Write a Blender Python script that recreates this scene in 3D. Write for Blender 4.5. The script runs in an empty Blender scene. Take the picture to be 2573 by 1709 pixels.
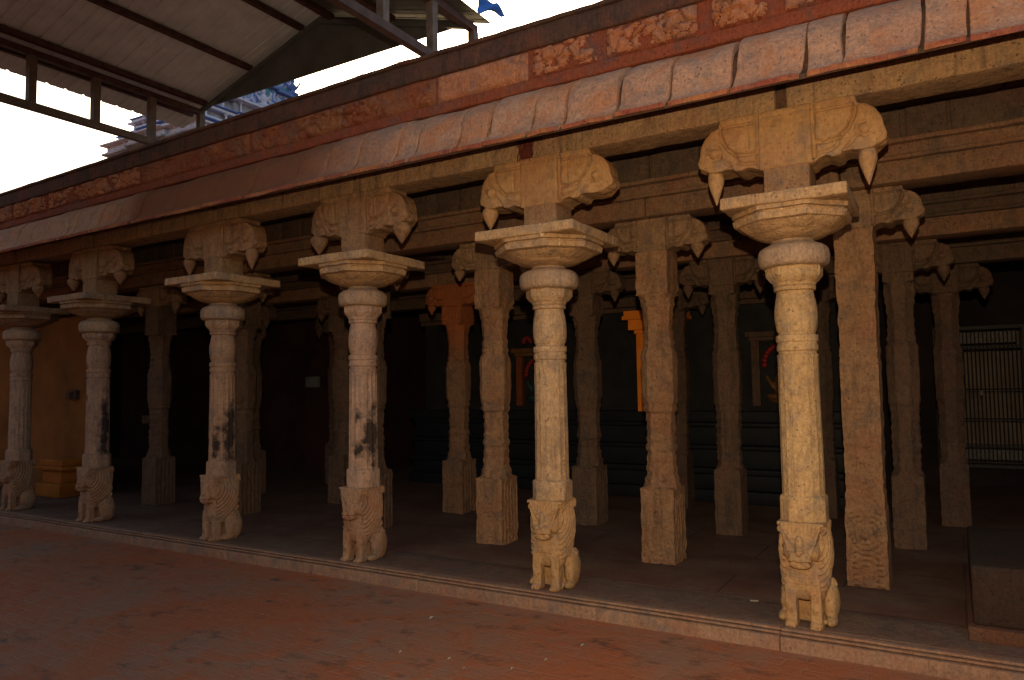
import bpy, bmesh, math, random
import numpy as np
from mathutils import Vector, Matrix, noise
random.seed(7); rng = np.random.default_rng(7)
S = bpy.context.scene
C = S.collection
PI = math.pi
# ------------------------------------------------------------------ camera
phi, pitch, roll = math.radians(30.94), math.radians(3.61), math.radians(-0.85)
EYE = Vector((0, 0, 1.558))
c_, s_ = math.cos(phi), math.sin(phi)
R = Vector((c_, s_, 0)); F0 = Vector((-s_, c_, 0)); Z = Vector((0, 0, 1))
F = F0 * math.cos(pitch) + Z * math.sin(pitch)
U0 = -F0 * math.sin(pitch) + Z * math.cos(pitch)
RX = R * math.cos(roll) + U0 * math.sin(roll)
UX = -R * math.sin(roll) + U0 * math.cos(roll)
cam_d = bpy.data.cameras.new("camera"); cam = bpy.data.objects.new("camera", cam_d); C.objects.link(cam)
M = Matrix(((RX.x, UX.x, -F.x, EYE.x), (RX.y, UX.y, -F.y, EYE.y), (RX.z, UX.z, -F.z, EYE.z), (0, 0, 0, 1)))
cam.matrix_world = M
cam_d.sensor_width = 36; cam_d.lens = 25.88; cam_d.clip_start = 0.05; cam_d.clip_end = 2000
S.camera = cam
# ------------------------------------------------------------------ sky, sun, camera flash, exposure
SUN_EL, SUN_AZ = math.radians(15), math.radians(-32)      # low behind the hall; azimuth from +Y towards +X
w = bpy.data.worlds.new("World"); S.world = w; w.use_nodes = True
nt = w.node_tree; nt.nodes.clear()
sky = nt.nodes.new("ShaderNodeTexSky"); sky.sky_type = 'NISHITA'; sky.sun_disc = False
sky.sun_elevation = SUN_EL; sky.sun_rotation = SUN_AZ
sky.air_density = 1.0; sky.dust_density = 6.0; sky.ozone_density = 0.4
bg = nt.nodes.new("ShaderNodeBackground"); bg.inputs[1].default_value = 0.15
wo = nt.nodes.new("ShaderNodeOutputWorld")
nt.links.new(sky.outputs[0], bg.inputs[0]); nt.links.new(bg.outputs[0], wo.inputs[0])
sd = bpy.data.lights.new("sun", 'SUN'); sd.energy = 2.0; sd.angle = math.radians(0.6); sd.color = (1, 0.85, 0.65)
sun = bpy.data.objects.new("sun", sd); C.objects.link(sun)
sv = Vector((math.sin(SUN_AZ) * math.cos(SUN_EL), math.cos(SUN_AZ) * math.cos(SUN_EL), math.sin(SUN_EL)))
sun.rotation_euler = (-sv).to_track_quat('-Z', 'Y').to_euler()
# the photograph was taken with a flash mounted above the lens: a real lamp at its real place
fd = bpy.data.lights.new("camera_flash", 'SPOT'); fd.energy = 350; fd.color = (1.0, 0.73, 0.43)
fd.shadow_soft_size = 0.025; fd.spot_size = math.radians(110); fd.spot_blend = 1.0
fl = bpy.data.objects.new("camera_flash", fd); C.objects.link(fl)
fl.location = EYE + UX * 0.37 - F * 0.03
fl.rotation_euler = (F * 1.0 + RX * 0.27 - UX * 0.06).to_track_quat('-Z', 'Y').to_euler()
S.view_settings.view_transform = 'Standard'; S.view_settings.look = 'None'
S.view_settings.exposure = 1.25; S.view_settings.gamma = 1

# ------------------------------------------------------------------ materials
def node_mat(name):
    m = bpy.data.materials.new(name); m.use_nodes = True
    nt = m.node_tree; b = nt.nodes['Principled BSDF']
    b.inputs['Roughness'].default_value = 0.9
    b.inputs['Specular IOR Level'].default_value = 0.2
    return m, nt, b
def N(nt, t, **k):
    n = nt.nodes.new(t)
    for a, v in k.items(): setattr(n, a, v)
    return n
def mapping(nt, scale, obj=False):
    if obj:
        src = N(nt, "ShaderNodeTexCoord").outputs['Object']
    else:
        src = N(nt, "ShaderNodeNewGeometry").outputs['Position']
    mp = N(nt, "ShaderNodeMapping"); nt.links.new(src, mp.inputs[0]); mp.inputs['Scale'].default_value = scale
    return mp.outputs[0]
def noise_tex(nt, vec, scale, detail=4, rough=0.6, dist=0.0):
    n = N(nt, "ShaderNodeTexNoise"); n.inputs['Scale'].default_value = scale; n.inputs['Detail'].default_value = detail
    n.inputs['Roughness'].default_value = rough; n.inputs['Distortion'].default_value = dist
    nt.links.new(vec, n.inputs['Vector']); return n.outputs['Fac']
def ramp(nt, fac, stops):
    r = N(nt, "ShaderNodeValToRGB"); e = r.color_ramp.elements
    while len(e) < len(stops): e.new(0.5)
    for i, (p, c) in enumerate(stops):
        e[i].position = p; e[i].color = (c, c, c, 1) if not isinstance(c, tuple) else (*c, 1)
    nt.links.new(fac, r.inputs[0]); return r.outputs[0]
def mix(nt, fac, a, b, mode='MIX'):
    m = N(nt, "ShaderNodeMix"); m.data_type = 'RGBA'; m.blend_type = mode
    for s, v in ((m.inputs[0], fac), (m.inputs[6], a), (m.inputs[7], b)):
        if isinstance(v, (int, float)): s.default_value = v
        elif isinstance(v, tuple): s.default_value = (*v, 1)
        else: nt.links.new(v, s)
    return m.outputs[2]
def math_n(nt, op, a, b):
    m = N(nt, "ShaderNodeMath"); m.operation = op
    for i, v in enumerate((a, b)):
        if isinstance(v, (int, float)): m.inputs[i].default_value = v
        else: nt.links.new(v, m.inputs[i])
    return m.outputs[0]
def bump(nt, b, height, dist=0.01, strength=1.0):
    n = N(nt, "ShaderNodeBump"); n.inputs['Distance'].default_value = dist; n.inputs['Strength'].default_value = strength
    nt.links.new(height, n.inputs['Height']); nt.links.new(n.outputs[0], b.inputs['Normal'])
def stain_mask(nt, x, y, z, rx, rz, soft=0.5):
    """soot blotch round a world point, stretched vertically, with a ragged edge"""
    g = N(nt, "ShaderNodeNewGeometry").outputs['Position']
    mp = N(nt, "ShaderNodeMapping"); mp.vector_type = 'POINT'
    mp.inputs['Scale'].default_value = (1 / rx, 1 / rx, 1 / rz)
    mp.inputs['Location'].default_value = (-x / rx, -y / rx, -z / rz)
    nt.links.new(g, mp.inputs[0])
    ln = N(nt, "ShaderNodeVectorMath"); ln.operation = 'LENGTH'; nt.links.new(mp.outputs[0], ln.inputs[0])
    nz = noise_tex(nt, g, 9, 5, 0.65)
    v = math_n(nt, 'ADD', ln.outputs['Value'], math_n(nt, 'MULTIPLY', math_n(nt, 'SUBTRACT', nz, 0.5), 2.2))
    return ramp(nt, v, [(0.35, 1.0), (0.35 + soft, 0.0)])
def stone(name, base, dark, light, red=None, redamt=0.0, streak=0.35, stains=(), pit=1.0, bscale=1.0, spot=0.5, tint=(1, .93, .80), drips=0.0, grain=.6):
    m, nt, b = node_mat(name)
    tn = lambda c: tuple(v * t for v, t in zip(c, tint))
    base, dark, light = tn(base), tn(dark), tn(light)
    P = mapping(nt, (1, 1, 1))
    big = noise_tex(nt, P, 2.3, 5, 0.6, 0.3)
    mid = noise_tex(nt, P, 13, 6, 0.72)
    gr = noise_tex(nt, P, 48, 4, 0.75)
    fine = noise_tex(nt, P, 120, 2, 0.7)
    V = mapping(nt, (16, 16, 1.2)); strk = noise_tex(nt, V, 1.0, 5, 0.65)
    chis = noise_tex(nt, mapping(nt, (75, 75, 13)), 1.0, 3, 0.6)
    col = mix(nt, ramp(nt, big, [(0.35, 0.0), (0.68, 1.0)]), base, light)
    col = mix(nt, ramp(nt, mid, [(0.50, 0.0), (0.78, 0.8)]), col, dark)
    col = mix(nt, math_n(nt, 'MULTIPLY', ramp(nt, strk, [(0.52, 0.0), (0.72, 1.0)]), streak), col, dark)
    gp_ = noise_tex(nt, P, 5.5, 4, 0.6, .6)
    av = sum(dark) / 3
    col = mix(nt, ramp(nt, gp_, [(0.50, 0.0), (0.66, .45)]), col, (av * 1.35, av * 1.2, av * 1.15))
    if red:
        rn = noise_tex(nt, P, 3.1, 5, 0.65, 0.5)
        col = mix(nt, math_n(nt, 'MULTIPLY', ramp(nt, rn, [(0.46, 0.0), (0.62, 1.0)]), redamt), col, red)
    col = mix(nt, .75 * grain, col, ramp(nt, gr, [(0.36, .55), (0.50, 1.0), (0.66, 1.35)]), 'MULTIPLY')
    col = mix(nt, .5 * grain, col, ramp(nt, chis, [(0.36, .6), (0.5, 1.0), (0.68, 1.3)]), 'MULTIPLY')
    vor = N(nt, "ShaderNodeTexVoronoi"); vor.inputs['Scale'].default_value = 30; nt.links.new(P, vor.inputs['Vector'])
    pits = ramp(nt, math_n(nt, 'ADD', vor.outputs['Distance'], math_n(nt, 'MULTIPLY', mid, 1.2)), [(0.62, 0.0), (0.74, 1.0)])
    col = mix(nt, math_n(nt, 'MULTIPLY', math_n(nt, 'SUBTRACT', 1.0, pits), spot), col, dark)
    sp = ramp(nt, fine, [(0.70, 0.0), (0.76, 0.7)])
    col = mix(nt, math_n(nt, 'MULTIPLY', sp, 0.6), col, tuple(min(1, v * 1.8) for v in light))
    if drips:
        dn = noise_tex(nt, mapping(nt, (34, 34, .8)), 1.0, 2, .4)
        col = mix(nt, math_n(nt, 'MULTIPLY', ramp(nt, dn, [(.70, 0.0), (.73, 1.0)]), drips), col, (.75, .62, .45))
    for st in stains:
        col = mix(nt, math_n(nt, 'MULTIPLY', stain_mask(nt, *st), 0.92), col, (0.018, 0.014, 0.014))
    nt.links.new(col, b.inputs['Base Color'])
    h = math_n(nt, 'ADD', math_n(nt, 'MULTIPLY', mid, 1.1), math_n(nt, 'MULTIPLY', gr, 0.55 * grain))
    h = math_n(nt, 'ADD', h, math_n(nt, 'MULTIPLY', fine, 0.16 * grain))
    h = math_n(nt, 'ADD', h, math_n(nt, 'MULTIPLY', chis, 0.35 * grain))
    h = math_n(nt, 'ADD', h, math_n(nt, 'MULTIPLY', pits, 0.30 * pit))
    h = math_n(nt, 'ADD', h, math_n(nt, 'MULTIPLY', strk, 0.3 * streak))
    bump(nt, b, h, 0.020 * bscale, 1.0)
    return m
def plain(name, col, rough=0.6, var=0.25, scale=6, metal=0.0, dark=None, bmp=0.003):
    m, nt, b = node_mat(name)
    P = mapping(nt, (1, 1, 1)); n = noise_tex(nt, P, scale, 5, 0.65)
    d = dark or tuple(v * (1 - var * 2) for v in col)
    nt.links.new(mix(nt, ramp(nt, n, [(0.35, 0.0), (0.7, 1.0)]), col, d), b.inputs['Base Color'])
    b.inputs['Roughness'].default_value = rough; b.inputs['Metallic'].default_value = metal
    bump(nt, b, noise_tex(nt, P, scale * 8, 3), bmp, 0.7)
    return m
MAT = {}
MAT['yellow'] = stone('sandstone_yellow', (.45, .30, .155), (.20, .125, .07), (.52, .37, .20), streak=.3, spot=.45)
MAT['plate'] = stone('sandstone_plate', (.42, .275, .155), (.16, .105, .07), (.48, .33, .20), streak=.4, spot=.4, drips=.7)
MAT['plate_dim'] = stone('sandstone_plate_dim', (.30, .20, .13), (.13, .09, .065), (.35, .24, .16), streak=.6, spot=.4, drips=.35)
MAT['tan'] = stone('sandstone_tan', (.42, .285, .165), (.16, .105, .07), (.48, .34, .21), streak=.5, spot=.5)
MAT['pinkst'] = stone('sandstone_pink', (.37, .25, .18), (.14, .10, .085), (.43, .30, .22), streak=.4, spot=.4)
MAT['ring'] = stone('sandstone_weathered_collar', (.36, .25, .17), (.15, .11, .09), (.42, .31, .23), streak=.45, spot=.4)
MAT['lion'] = stone('sandstone_lion', (.38, .245, .125), (.20, .115, .06), (.44, .30, .16), red=(.34, .15, .06), redamt=.35, streak=.15, spot=.3, bscale=.7, grain=.5)
MAT['block'] = stone('sandstone_brown_block', (.26, .16, .095), (.12, .08, .06), (.33, .21, .12), red=(.22, .09, .05), redamt=.4, streak=.3)
MAT['corbel'] = stone('sandstone_corbel', (.35, .205, .10), (.16, .095, .055), (.41, .26, .135), red=(.28, .12, .055), redamt=.4, streak=.3, spot=.3, bscale=.6, grain=.4)
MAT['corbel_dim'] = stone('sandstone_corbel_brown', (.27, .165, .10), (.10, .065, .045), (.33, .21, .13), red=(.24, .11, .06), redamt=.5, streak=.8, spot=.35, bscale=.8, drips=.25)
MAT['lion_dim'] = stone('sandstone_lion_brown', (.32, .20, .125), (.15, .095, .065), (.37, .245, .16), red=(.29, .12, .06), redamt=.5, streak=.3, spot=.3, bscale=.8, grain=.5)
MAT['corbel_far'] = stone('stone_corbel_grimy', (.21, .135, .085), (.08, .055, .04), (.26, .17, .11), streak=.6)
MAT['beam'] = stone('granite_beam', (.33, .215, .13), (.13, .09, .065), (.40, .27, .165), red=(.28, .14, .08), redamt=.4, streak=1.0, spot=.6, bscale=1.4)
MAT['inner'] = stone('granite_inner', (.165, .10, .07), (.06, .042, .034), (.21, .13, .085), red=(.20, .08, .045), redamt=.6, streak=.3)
MAT['innerdark'] = stone('granite_interior_dark', (.075, .055, .045), (.03, .024, .024), (.11, .075, .055), red=(.10, .045, .035), redamt=.5, streak=.3)  # dark overall tone for stone deep in the hall
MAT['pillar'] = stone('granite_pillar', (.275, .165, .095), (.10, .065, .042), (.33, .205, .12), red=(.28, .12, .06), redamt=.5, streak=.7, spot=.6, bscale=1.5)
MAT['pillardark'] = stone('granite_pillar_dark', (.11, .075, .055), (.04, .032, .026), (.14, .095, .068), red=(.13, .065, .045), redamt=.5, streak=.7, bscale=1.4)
MAT['kerb'] = stone('granite_kerb', (.25, .16, .115), (.13, .085, .065), (.30, .195, .14), red=(.25, .11, .065), redamt=.4, streak=.0, spot=.3, bscale=.6, grain=.6)
MAT['border'] = stone('edge_slabs', (.15, .10, .078), (.075, .05, .042), (.19, .125, .09), red=(.15, .065, .045), redamt=.5, streak=0, spot=.3, bscale=.8)
MAT['cloth_red'] = plain('dried_red_fibre', (.13, .03, .02), .95, .35, 40)

def cornice_mat():
    m = stone('cornice_plaster', (.39, .215, .140), (.15, .095, .075), (.45, .26, .165), red=(.42, .17, .075), redamt=.8, streak=.2, spot=.45, tint=(1, .97, .92))
    nt = m.node_tree; b = nt.nodes['Principled BSDF']
    g = N(nt, "ShaderNodeNewGeometry").outputs['Position']
    sx = N(nt, "ShaderNodeSeparateXYZ"); nt.links.new(g, sx.inputs[0])
    wob = math_n(nt, 'ADD', sx.outputs[0], math_n(nt, 'MULTIPLY', math_n(nt, 'SUBTRACT', noise_tex(nt, mapping(nt, (1, 1, 1)), 2.2, 5), .5), 1.6))
    # a stretch of the eave between the third and fourth pillars carries an old red wash
    msk = ramp(nt, N_map(nt, wob, -8.3, -3.4), [(0.0, 0.0), (0.15, 1.0), (0.62, 0.95), (0.9, 0.0)])
    old = b.inputs['Base Color'].links[0].from_socket
    nt.links.new(mix(nt, msk, old, mix(nt, noise_tex(nt, mapping(nt, (1, 1, 1)), 5, 5), (.13, .045, .022), (.23, .085, .035))), b.inputs['Base Color'])
    return m
def N_map(nt, v, a, b_):
    n = N(nt, "ShaderNodeMapRange"); n.inputs['From Min'].default_value = a; n.inputs['From Max'].default_value = b_
    nt.links.new(v, n.inputs['Value']); return n.outputs[0]
MAT['cornice'] = cornice_mat()
MAT['lip'] = stone('cornice_red_lip', (.24, .065, .045), (.13, .05, .04), (.30, .10, .06), red=(.40, .17, .06), redamt=.7, streak=0)
MAT['joint'] = stone('joint_mortar', (.085, .045, .032), (.05, .03, .025), (.11, .06, .04), streak=0)
MAT['frieze'] = stone('frieze_relief_painted', (.37, .15, .08), (.20, .07, .04), (.46, .21, .12), red=(.34, .12, .06), redamt=.5, streak=.1, spot=.35)
MAT['frieze_flat'] = stone('frieze_worn_red', (.20, .06, .03), (.11, .04, .024), (.27, .09, .045), red=(.27, .12, .05), redamt=.5, streak=.1)
MAT['parapet'] = stone('parapet_blackened', (.075, .044, .036), (.032, .025, .024), (.11, .055, .042), red=(.15, .05, .028), redamt=.6, streak=.9, spot=.3)
MAT['strip'] = stone('red_oxide_band', (.22, .055, .028), (.10, .04, .03), (.23, .07, .04), streak=.1)

def ground_mat():
    m, nt, b = node_mat('courtyard_paving')
    P = mapping(nt, (1, 1, 1))
    big = noise_tex(nt, P, 0.9, 6, 0.6, 0.4); mid = noise_tex(nt, P, 5, 6, 0.7, .5); fine = noise_tex(nt, P, 60, 4, 0.7)
    col = mix(nt, ramp(nt, big, [(0.40, 0.0), (0.56, 1.0)]), (.28, .145, .085), (.35, .115, .048))
    col = mix(nt, ramp(nt, mid, [(0.5, 0.0), (0.66, .85)]), col, (.38, .105, .035))
    dk = noise_tex(nt, mapping(nt, (1.4, 2.2, 1)), 2.6, 5, .7)
    col = mix(nt, ramp(nt, dk, [(0.56, 0.0), (0.7, .8)]), col, (.07, .048, .036))
    # faint brick-on-bed joints
    br = N(nt, "ShaderNodeTexBrick"); br.inputs['Scale'].default_value = 1.0
    br.inputs['Brick Width'].default_value = .23; br.inputs['Row Height'].default_value = .115; br.inputs['Mortar Size'].default_value = .008
    br.inputs['Mortar Smooth'].default_value = .6
    dv = N(nt, "ShaderNodeVectorMath"); dv.operation = 'ADD'; nt.links.new(P, dv.inputs[0])
    nn = N(nt, "ShaderNodeTexNoise"); nn.inputs['Scale'].default_value = 3; nt.links.new(P, nn.inputs['Vector'])
    sc = N(nt, "ShaderNodeVectorMath"); sc.operation = 'SCALE'; sc.inputs['Scale'].default_value = .08; nt.links.new(nn.outputs['Color'], sc.inputs[0])
    nt.links.new(sc.outputs[0], dv.inputs[1]); nt.links.new(dv.outputs[0], br.inputs['Vector'])
    gate = ramp(nt, noise_tex(nt, P, 3.3, 4), [(.40, 0.05), (.62, .8)])
    jm = math_n(nt, 'MULTIPLY', br.outputs['Fac'], gate)
    col = mix(nt, math_n(nt, 'MULTIPLY', jm, .4), col, (.36, .22, .15))
    gv = noise_tex(nt, mapping(nt, (9, 60, 1)), 1.0, 3, .7)
    col = mix(nt, ramp(nt, gv, [(.60, 0.0), (.72, .5)]), col, (.36, .22, .15))
    col = mix(nt, ramp(nt, fine, [(.64, 0.0), (.76, .6)]), col, (.38, .26, .18))
    nt.links.new(col, b.inputs['Base Color'])
    rg = ramp(nt, mid, [(.3, .55), (.7, .9)]); nt.links.new(rg, b.inputs['Roughness'])
    h = math_n(nt, 'ADD', math_n(nt, 'MULTIPLY', mid, 1.2), math_n(nt, 'MULTIPLY', fine, .5))
    h = math_n(nt, 'SUBTRACT', h, math_n(nt, 'MULTIPLY', jm, .45))
    bump(nt, b, h, .011, 1.0)
    return m
MAT['ground'] = ground_mat()
def floor_mat():
    m, nt, b = node_mat('hall_floor_slabs')
    P = mapping(nt, (1, 1, 1))
    big = noise_tex(nt, P, 1.3, 6, 0.65, .4); mid = noise_tex(nt, P, 9, 5, .7)
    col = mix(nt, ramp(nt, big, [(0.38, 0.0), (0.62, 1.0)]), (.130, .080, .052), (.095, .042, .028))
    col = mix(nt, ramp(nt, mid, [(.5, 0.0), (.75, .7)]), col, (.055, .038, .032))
    br = N(nt, "ShaderNodeTexBrick"); br.inputs['Scale'].default_value = 1; br.inputs['Brick Width'].default_value = 1.6
    br.inputs['Row Height'].default_value = .62; br.inputs['Mortar Size'].default_value = .009; nt.links.new(P, br.inputs['Vector'])
    col = mix(nt, math_n(nt, 'MULTIPLY', br.outputs['Fac'], .6), col, (.03, .022, .02))
    nt.links.new(col, b.inputs['Base Color']); b.inputs['Roughness'].default_value = .75
    bump(nt, b, math_n(nt, 'SUBTRACT', mid, br.outputs['Fac']), .008, .8)
    return m
MAT['floor'] = floor_mat()

# ------------------------------------------------------------------ mesh helpers
class MB:
    def __init__(s): s.v = []; s.f = []; s.m = []
    def add(s, v, f, mi=0):
        o = len(s.v); s.v.extend(map(tuple, v)); s.f.extend([tuple(i + o for i in q) for q in f]); s.m.extend([mi] * len(f))
    def box(s, x0, x1, y0, y1, z0, z1, mi=0, mat=None):
        v = [(x, y, z) for x in (x0, x1) for y in (y0, y1) for z in (z0, z1)]
        if mat is not None: v = [tuple(mat @ Vector(q)) for q in v]
        s.add(v, [(0, 1, 3, 2), (4, 6, 7, 5), (0, 4, 5, 1), (2, 3, 7, 6), (0, 2, 6, 4), (1, 5, 7, 3)], mi)
    def bar(s, a, b, wdt, hgt=None, mi=0, n=4):
        a, b = Vector(a), Vector(b); d = b - a; L = d.length; q = d.to_track_quat('Z', 'X' if abs(d.normalized().z) > .9 else 'Y')
        hgt = hgt or wdt
        if n == 4:
            m = Matrix.Translation(a) @ q.to_matrix().to_4x4(); s.box(-wdt / 2, wdt / 2, -hgt / 2, hgt / 2, 0, L, mi, m)
        else:
            m = Matrix.Translation(a) @ q.to_matrix().to_4x4(); v = []
            for z in (0, L):
                for i in range(n): v.append(tuple(m @ Vector((wdt / 2 * math.cos(2 * PI * i / n), wdt / 2 * math.sin(2 * PI * i / n), z))))
            f = [(i, (i + 1) % n, n + (i + 1) % n, n + i) for i in range(n)] + [tuple(range(n))[::-1], tuple(range(n, 2 * n))]
            s.add(v, f, mi)
    def build(s, name, mats, parent=None, smooth=True, ang=38):
        me = bpy.data.meshes.new(name); me.from_pydata(s.v, [], s.f)
        mats = mats if isinstance(mats, (list, tuple)) else [mats]
        for k in mats: me.materials.append(MAT[k] if isinstance(k, str) else k)
        me.polygons.foreach_set('material_index', s.m)
        finish(me, smooth, ang)
        o = bpy.data.objects.new(name, me); C.objects.link(o)
        if parent: o.parent = parent
        return o
def finish(me, smooth=True, ang=38):
    bm = bmesh.new(); bm.from_mesh(me); bmesh.ops.recalc_face_normals(bm, faces=bm.faces); bm.to_mesh(me); bm.free()
    if smooth:
        me.polygons.foreach_set('use_smooth', [True] * len(me.polygons)); me.set_sharp_from_angle(angle=math.radians(ang))
    me.update()
def lines(a, b, seg, r):
    """grid positions along an edge, crowded near both ends for rounding"""
    n = max(1, int(round((b - a - 2 * r) / seg)))
    return [a, a + r * .35, a + r] + [a + r + (b - a - 2 * r) * i / n for i in range(1, n)] + [b - r, b - r * .35, b]
def rock(v, amp, sc, seed=0.0):
    """fractal wobble of an array of points"""
    out = []
    for p in v:
        q = Vector(p) * sc + Vector((seed, seed * 1.7, -seed))
        n = noise.noise_vector(q) + noise.noise_vector(q * 2.7) * .45 + noise.noise_vector(q * 7.1) * .2
        out.append((p[0] + n.x * amp, p[1] + n.y * amp, p[2] + n.z * amp))
    return out
def rbox(mb, x0, x1, y0, y1, z0, z1, r=.02, seg=.1, amp=.004, sc=6, mi=0, seed=None):
    """a hewn block: rounded edges, slightly uneven faces"""
    seed = random.random() * 90 if seed is None else seed
    r = min(r, (x1 - x0) * .4, (y1 - y0) * .4, (z1 - z0) * .4)
    X, Y, Zz = lines(x0, x1, seg, r), lines(y0, y1, seg, r), lines(z0, z1, seg, r)
    idx = {}; V = []; Fc = []
    def vid(i, j, k):
        t = (i, j, k)
        if t not in idx:
            p = Vector((X[i], Y[j], Zz[k]))
            q = Vector((min(max(p.x, x0 + r), x1 - r), min(max(p.y, y0 + r), y1 - r), min(max(p.z, z0 + r), z1 - r)))
            d = p - q
            if d.length > 1e-9:
                m = max(abs(d.x), abs(d.y), abs(d.z)); p = q + d.normalized() * m
            idx[t] = len(V); V.append(tuple(p))
        return idx[t]
    a, b, c = len(X) - 1, len(Y) - 1, len(Zz) - 1
    for i in range(a):
        for j in range(b):
            for k in (0, c): Fc.append((vid(i, j, k), vid(i + 1, j, k), vid(i + 1, j + 1, k), vid(i, j + 1, k)))
    for i in range(a):
        for k in range(c):
            for j in (0, b): Fc.append((vid(i, j, k), vid(i + 1, j, k), vid(i + 1, j, k + 1), vid(i, j, k + 1)))
    for j in range(b):
        for k in range(c):
            for i in (0, a): Fc.append((vid(i, j, k), vid(i, j + 1, k), vid(i, j + 1, k + 1), vid(i, j, k + 1)))
    mb.add(rock(V, amp, sc, seed), Fc, mi)
def empty(name, loc, rz=0.0):
    o = bpy.data.objects.new(name, None); C.objects.link(o); o.location = loc; o.rotation_euler = (0, 0, rz); o.empty_display_size = .2
    return o
def tag(o, label=None, cat=None, group=None, kind=None):
    for k, v in (('label', label), ('category', cat), ('group', group), ('kind', kind)):
        if v: o[k] = v
    return o
def dup(o, parent=None, mats=None):
    c = o.copy(); C.objects.link(c); c.parent = parent
    for ch in list(o.children): dup(ch, c)
    return c
def remat(root, mp):
    """give a copy its own stone on chosen parts (mesh data copied)"""
    for ch in root.children_recursive:
        k = ch.name.split('.')[0]
        if k in mp and ch.type == 'MESH':
            ch.data = ch.data.copy(); ch.data.materials[0] = MAT[mp[k]]

# profile turned with a cross-section that is the meeting of circle, octagon, square and sixteen-gon
def poly_r(th, n, ap, off=0.0):
    a = 2 * PI / n; t = ((th - off + a / 2) % a) - a / 2
    return ap / math.cos(t)
def turned(mb, rings, nth=64, amp=.0025, sc=9, mi=0, seed=None, flute=0.0, cap=True):
    """rings: list of (z, circle radius, 8-apothem, 4-apothem, 16-apothem); None = unused"""
    seed = random.random() * 90 if seed is None else seed
    V = []
    for rg in rings:
        z, rc, a8, a4, a16 = (list(rg) + [None] * 5)[:5]
        fl = rg[5] if len(rg) > 5 else 0
        for i in range(nth):
            th = 2 * PI * i / nth
            r = min([rc or 9, poly_r(th, 8, a8) if a8 else 9, poly_r(th, 4, a4) if a4 else 9, poly_r(th, 16, a16) if a16 else 9])
            if fl:
                t = (th / (2 * PI / 16) + .5) % 1.0
                r -= fl * (math.sin(PI * t) ** .7) * 1.0 if True else 0
            V.append((r * math.cos(th), r * math.sin(th), z))
    n = len(rings); Fc = [(k * nth + i, k * nth + (i + 1) % nth, (k + 1) * nth + (i + 1) % nth, (k + 1) * nth + i) for k in range(n - 1) for i in range(nth)]
    if cap: Fc += [tuple(range(nth))[::-1], tuple(range((n - 1) * nth, n * nth))]
    mb.add(rock(V, amp, sc, seed), Fc, mi)
def subdiv_rings(rings, step=.03):
    out = []
    for a, b in zip(rings, rings[1:]):
        n = max(1, int((b[0] - a[0]) / step)); A = list(a) + [None] * (6 - len(a)); B = list(b) + [None] * (6 - len(b))
        for k in range(n):
            t = k / n
            out.append(tuple((A[i] + (B[i] - A[i]) * t) if (A[i] is not None and B[i] is not None) else A[i] for i in range(6)))
    out.append(tuple(list(rings[-1]) + [None] * (6 - len(rings[-1]))))
    return [tuple(v if v is not None else (0 if i == 5 else None) for i, v in enumerate(r)) for r in out]

# sculpted solids: primitives fused by a voxel remesh, then carved
def ellip(bm, c, r, rot=(0, 0, 0), seg=20):
    from mathutils import Euler
    g = bmesh.ops.create_uvsphere(bm, u_segments=seg, v_segments=seg // 2 + 2, radius=1)
    m = Matrix.Translation(c) @ Euler(rot).to_matrix().to_4x4() @ Matrix.Diagonal((*r, 1))
    bmesh.ops.transform(bm, matrix=m, verts=g['verts'])
def bbox(bm, x0, x1, y0, y1, z0, z1, top=(1, 1)):
    g = bmesh.ops.create_cube(bm, size=1)
    for v in g['verts']:
        up = v.co.z > 0; kx, ky = top if up else (1, 1)
        v.co = Vector(((x0 + x1) / 2 + v.co.x * (x1 - x0) * kx, (y0 + y1) / 2 + v.co.y * (y1 - y0) * ky, z1 if up else z0))
def fuse(bm, name, voxel, smooth=3, carve=None, amp=.002, sc=14):
    me = bpy.data.meshes.new(name); bm.to_mesh(me); bm.free()
    o = bpy.data.objects.new(name, me); C.objects.link(o)
    md = o.modifiers.new('r', 'REMESH'); md.mode = 'VOXEL'; md.voxel_size = voxel
    if smooth:
        ms = o.modifiers.new('s', 'SMOOTH'); ms.iterations = smooth; ms.factor = .5
    dg = bpy.context.evaluated_depsgraph_get(); me2 = bpy.data.meshes.new_from_object(o.evaluated_get(dg))
    bpy.data.objects.remove(o); bpy.data.meshes.remove(me)
    n = len(me2.vertices); co = np.empty(n * 3); me2.vertices.foreach_get('co', co); co = co.reshape(-1, 3)
    nr = np.empty(n * 3); me2.vertices.foreach_get('normal', nr); nr = nr.reshape(-1, 3)
    if carve is not None: co = carve(co, nr)
    co = np.array(rock(co, amp, sc, 3.3))
    me2.vertices.foreach_set('co', co.ravel()); me2.polygons.foreach_set('use_smooth', [True] * len(me2.polygons)); me2.update()
    me2.name = name
    return me2
def gauss(d, s): return np.exp(-(d / s) ** 2)

# ------------------------------------------------------------------ ground, floor, kerb
def grid_sheet(name, xs, ys, z, mat, amp=0.0, sc=1.0):
    V = [(x, y, z + (noise.noise(Vector((x * sc, y * sc, 0))) * amp if amp else 0)) for y in ys for x in xs]
    nx = len(xs); Fc = [(j * nx + i, j * nx + i + 1, (j + 1) * nx + i + 1, (j + 1) * nx + i) for j in range(len(ys) - 1) for i in range(nx - 1)]
    mb = MB(); mb.add(V, Fc); return mb.build(name, mat)
xs = [-600, -100, -30] + list(np.linspace(-18, 6, 97)) + [30, 100, 600]
ys = [-600, -100, -20] + list(np.linspace(-3, 4.98, 33))
tag(grid_sheet('ground', xs, ys, -.128, 'ground', .004, 1.7), 'reddish brown worn brick paving of the open courtyard', 'ground', kind='structure')
tag(grid_sheet('terrain', [-600, 600], [5.0, 600], -.14, 'innerdark'), 'dark earth beyond the courtyard', 'ground', kind='structure')
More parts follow.
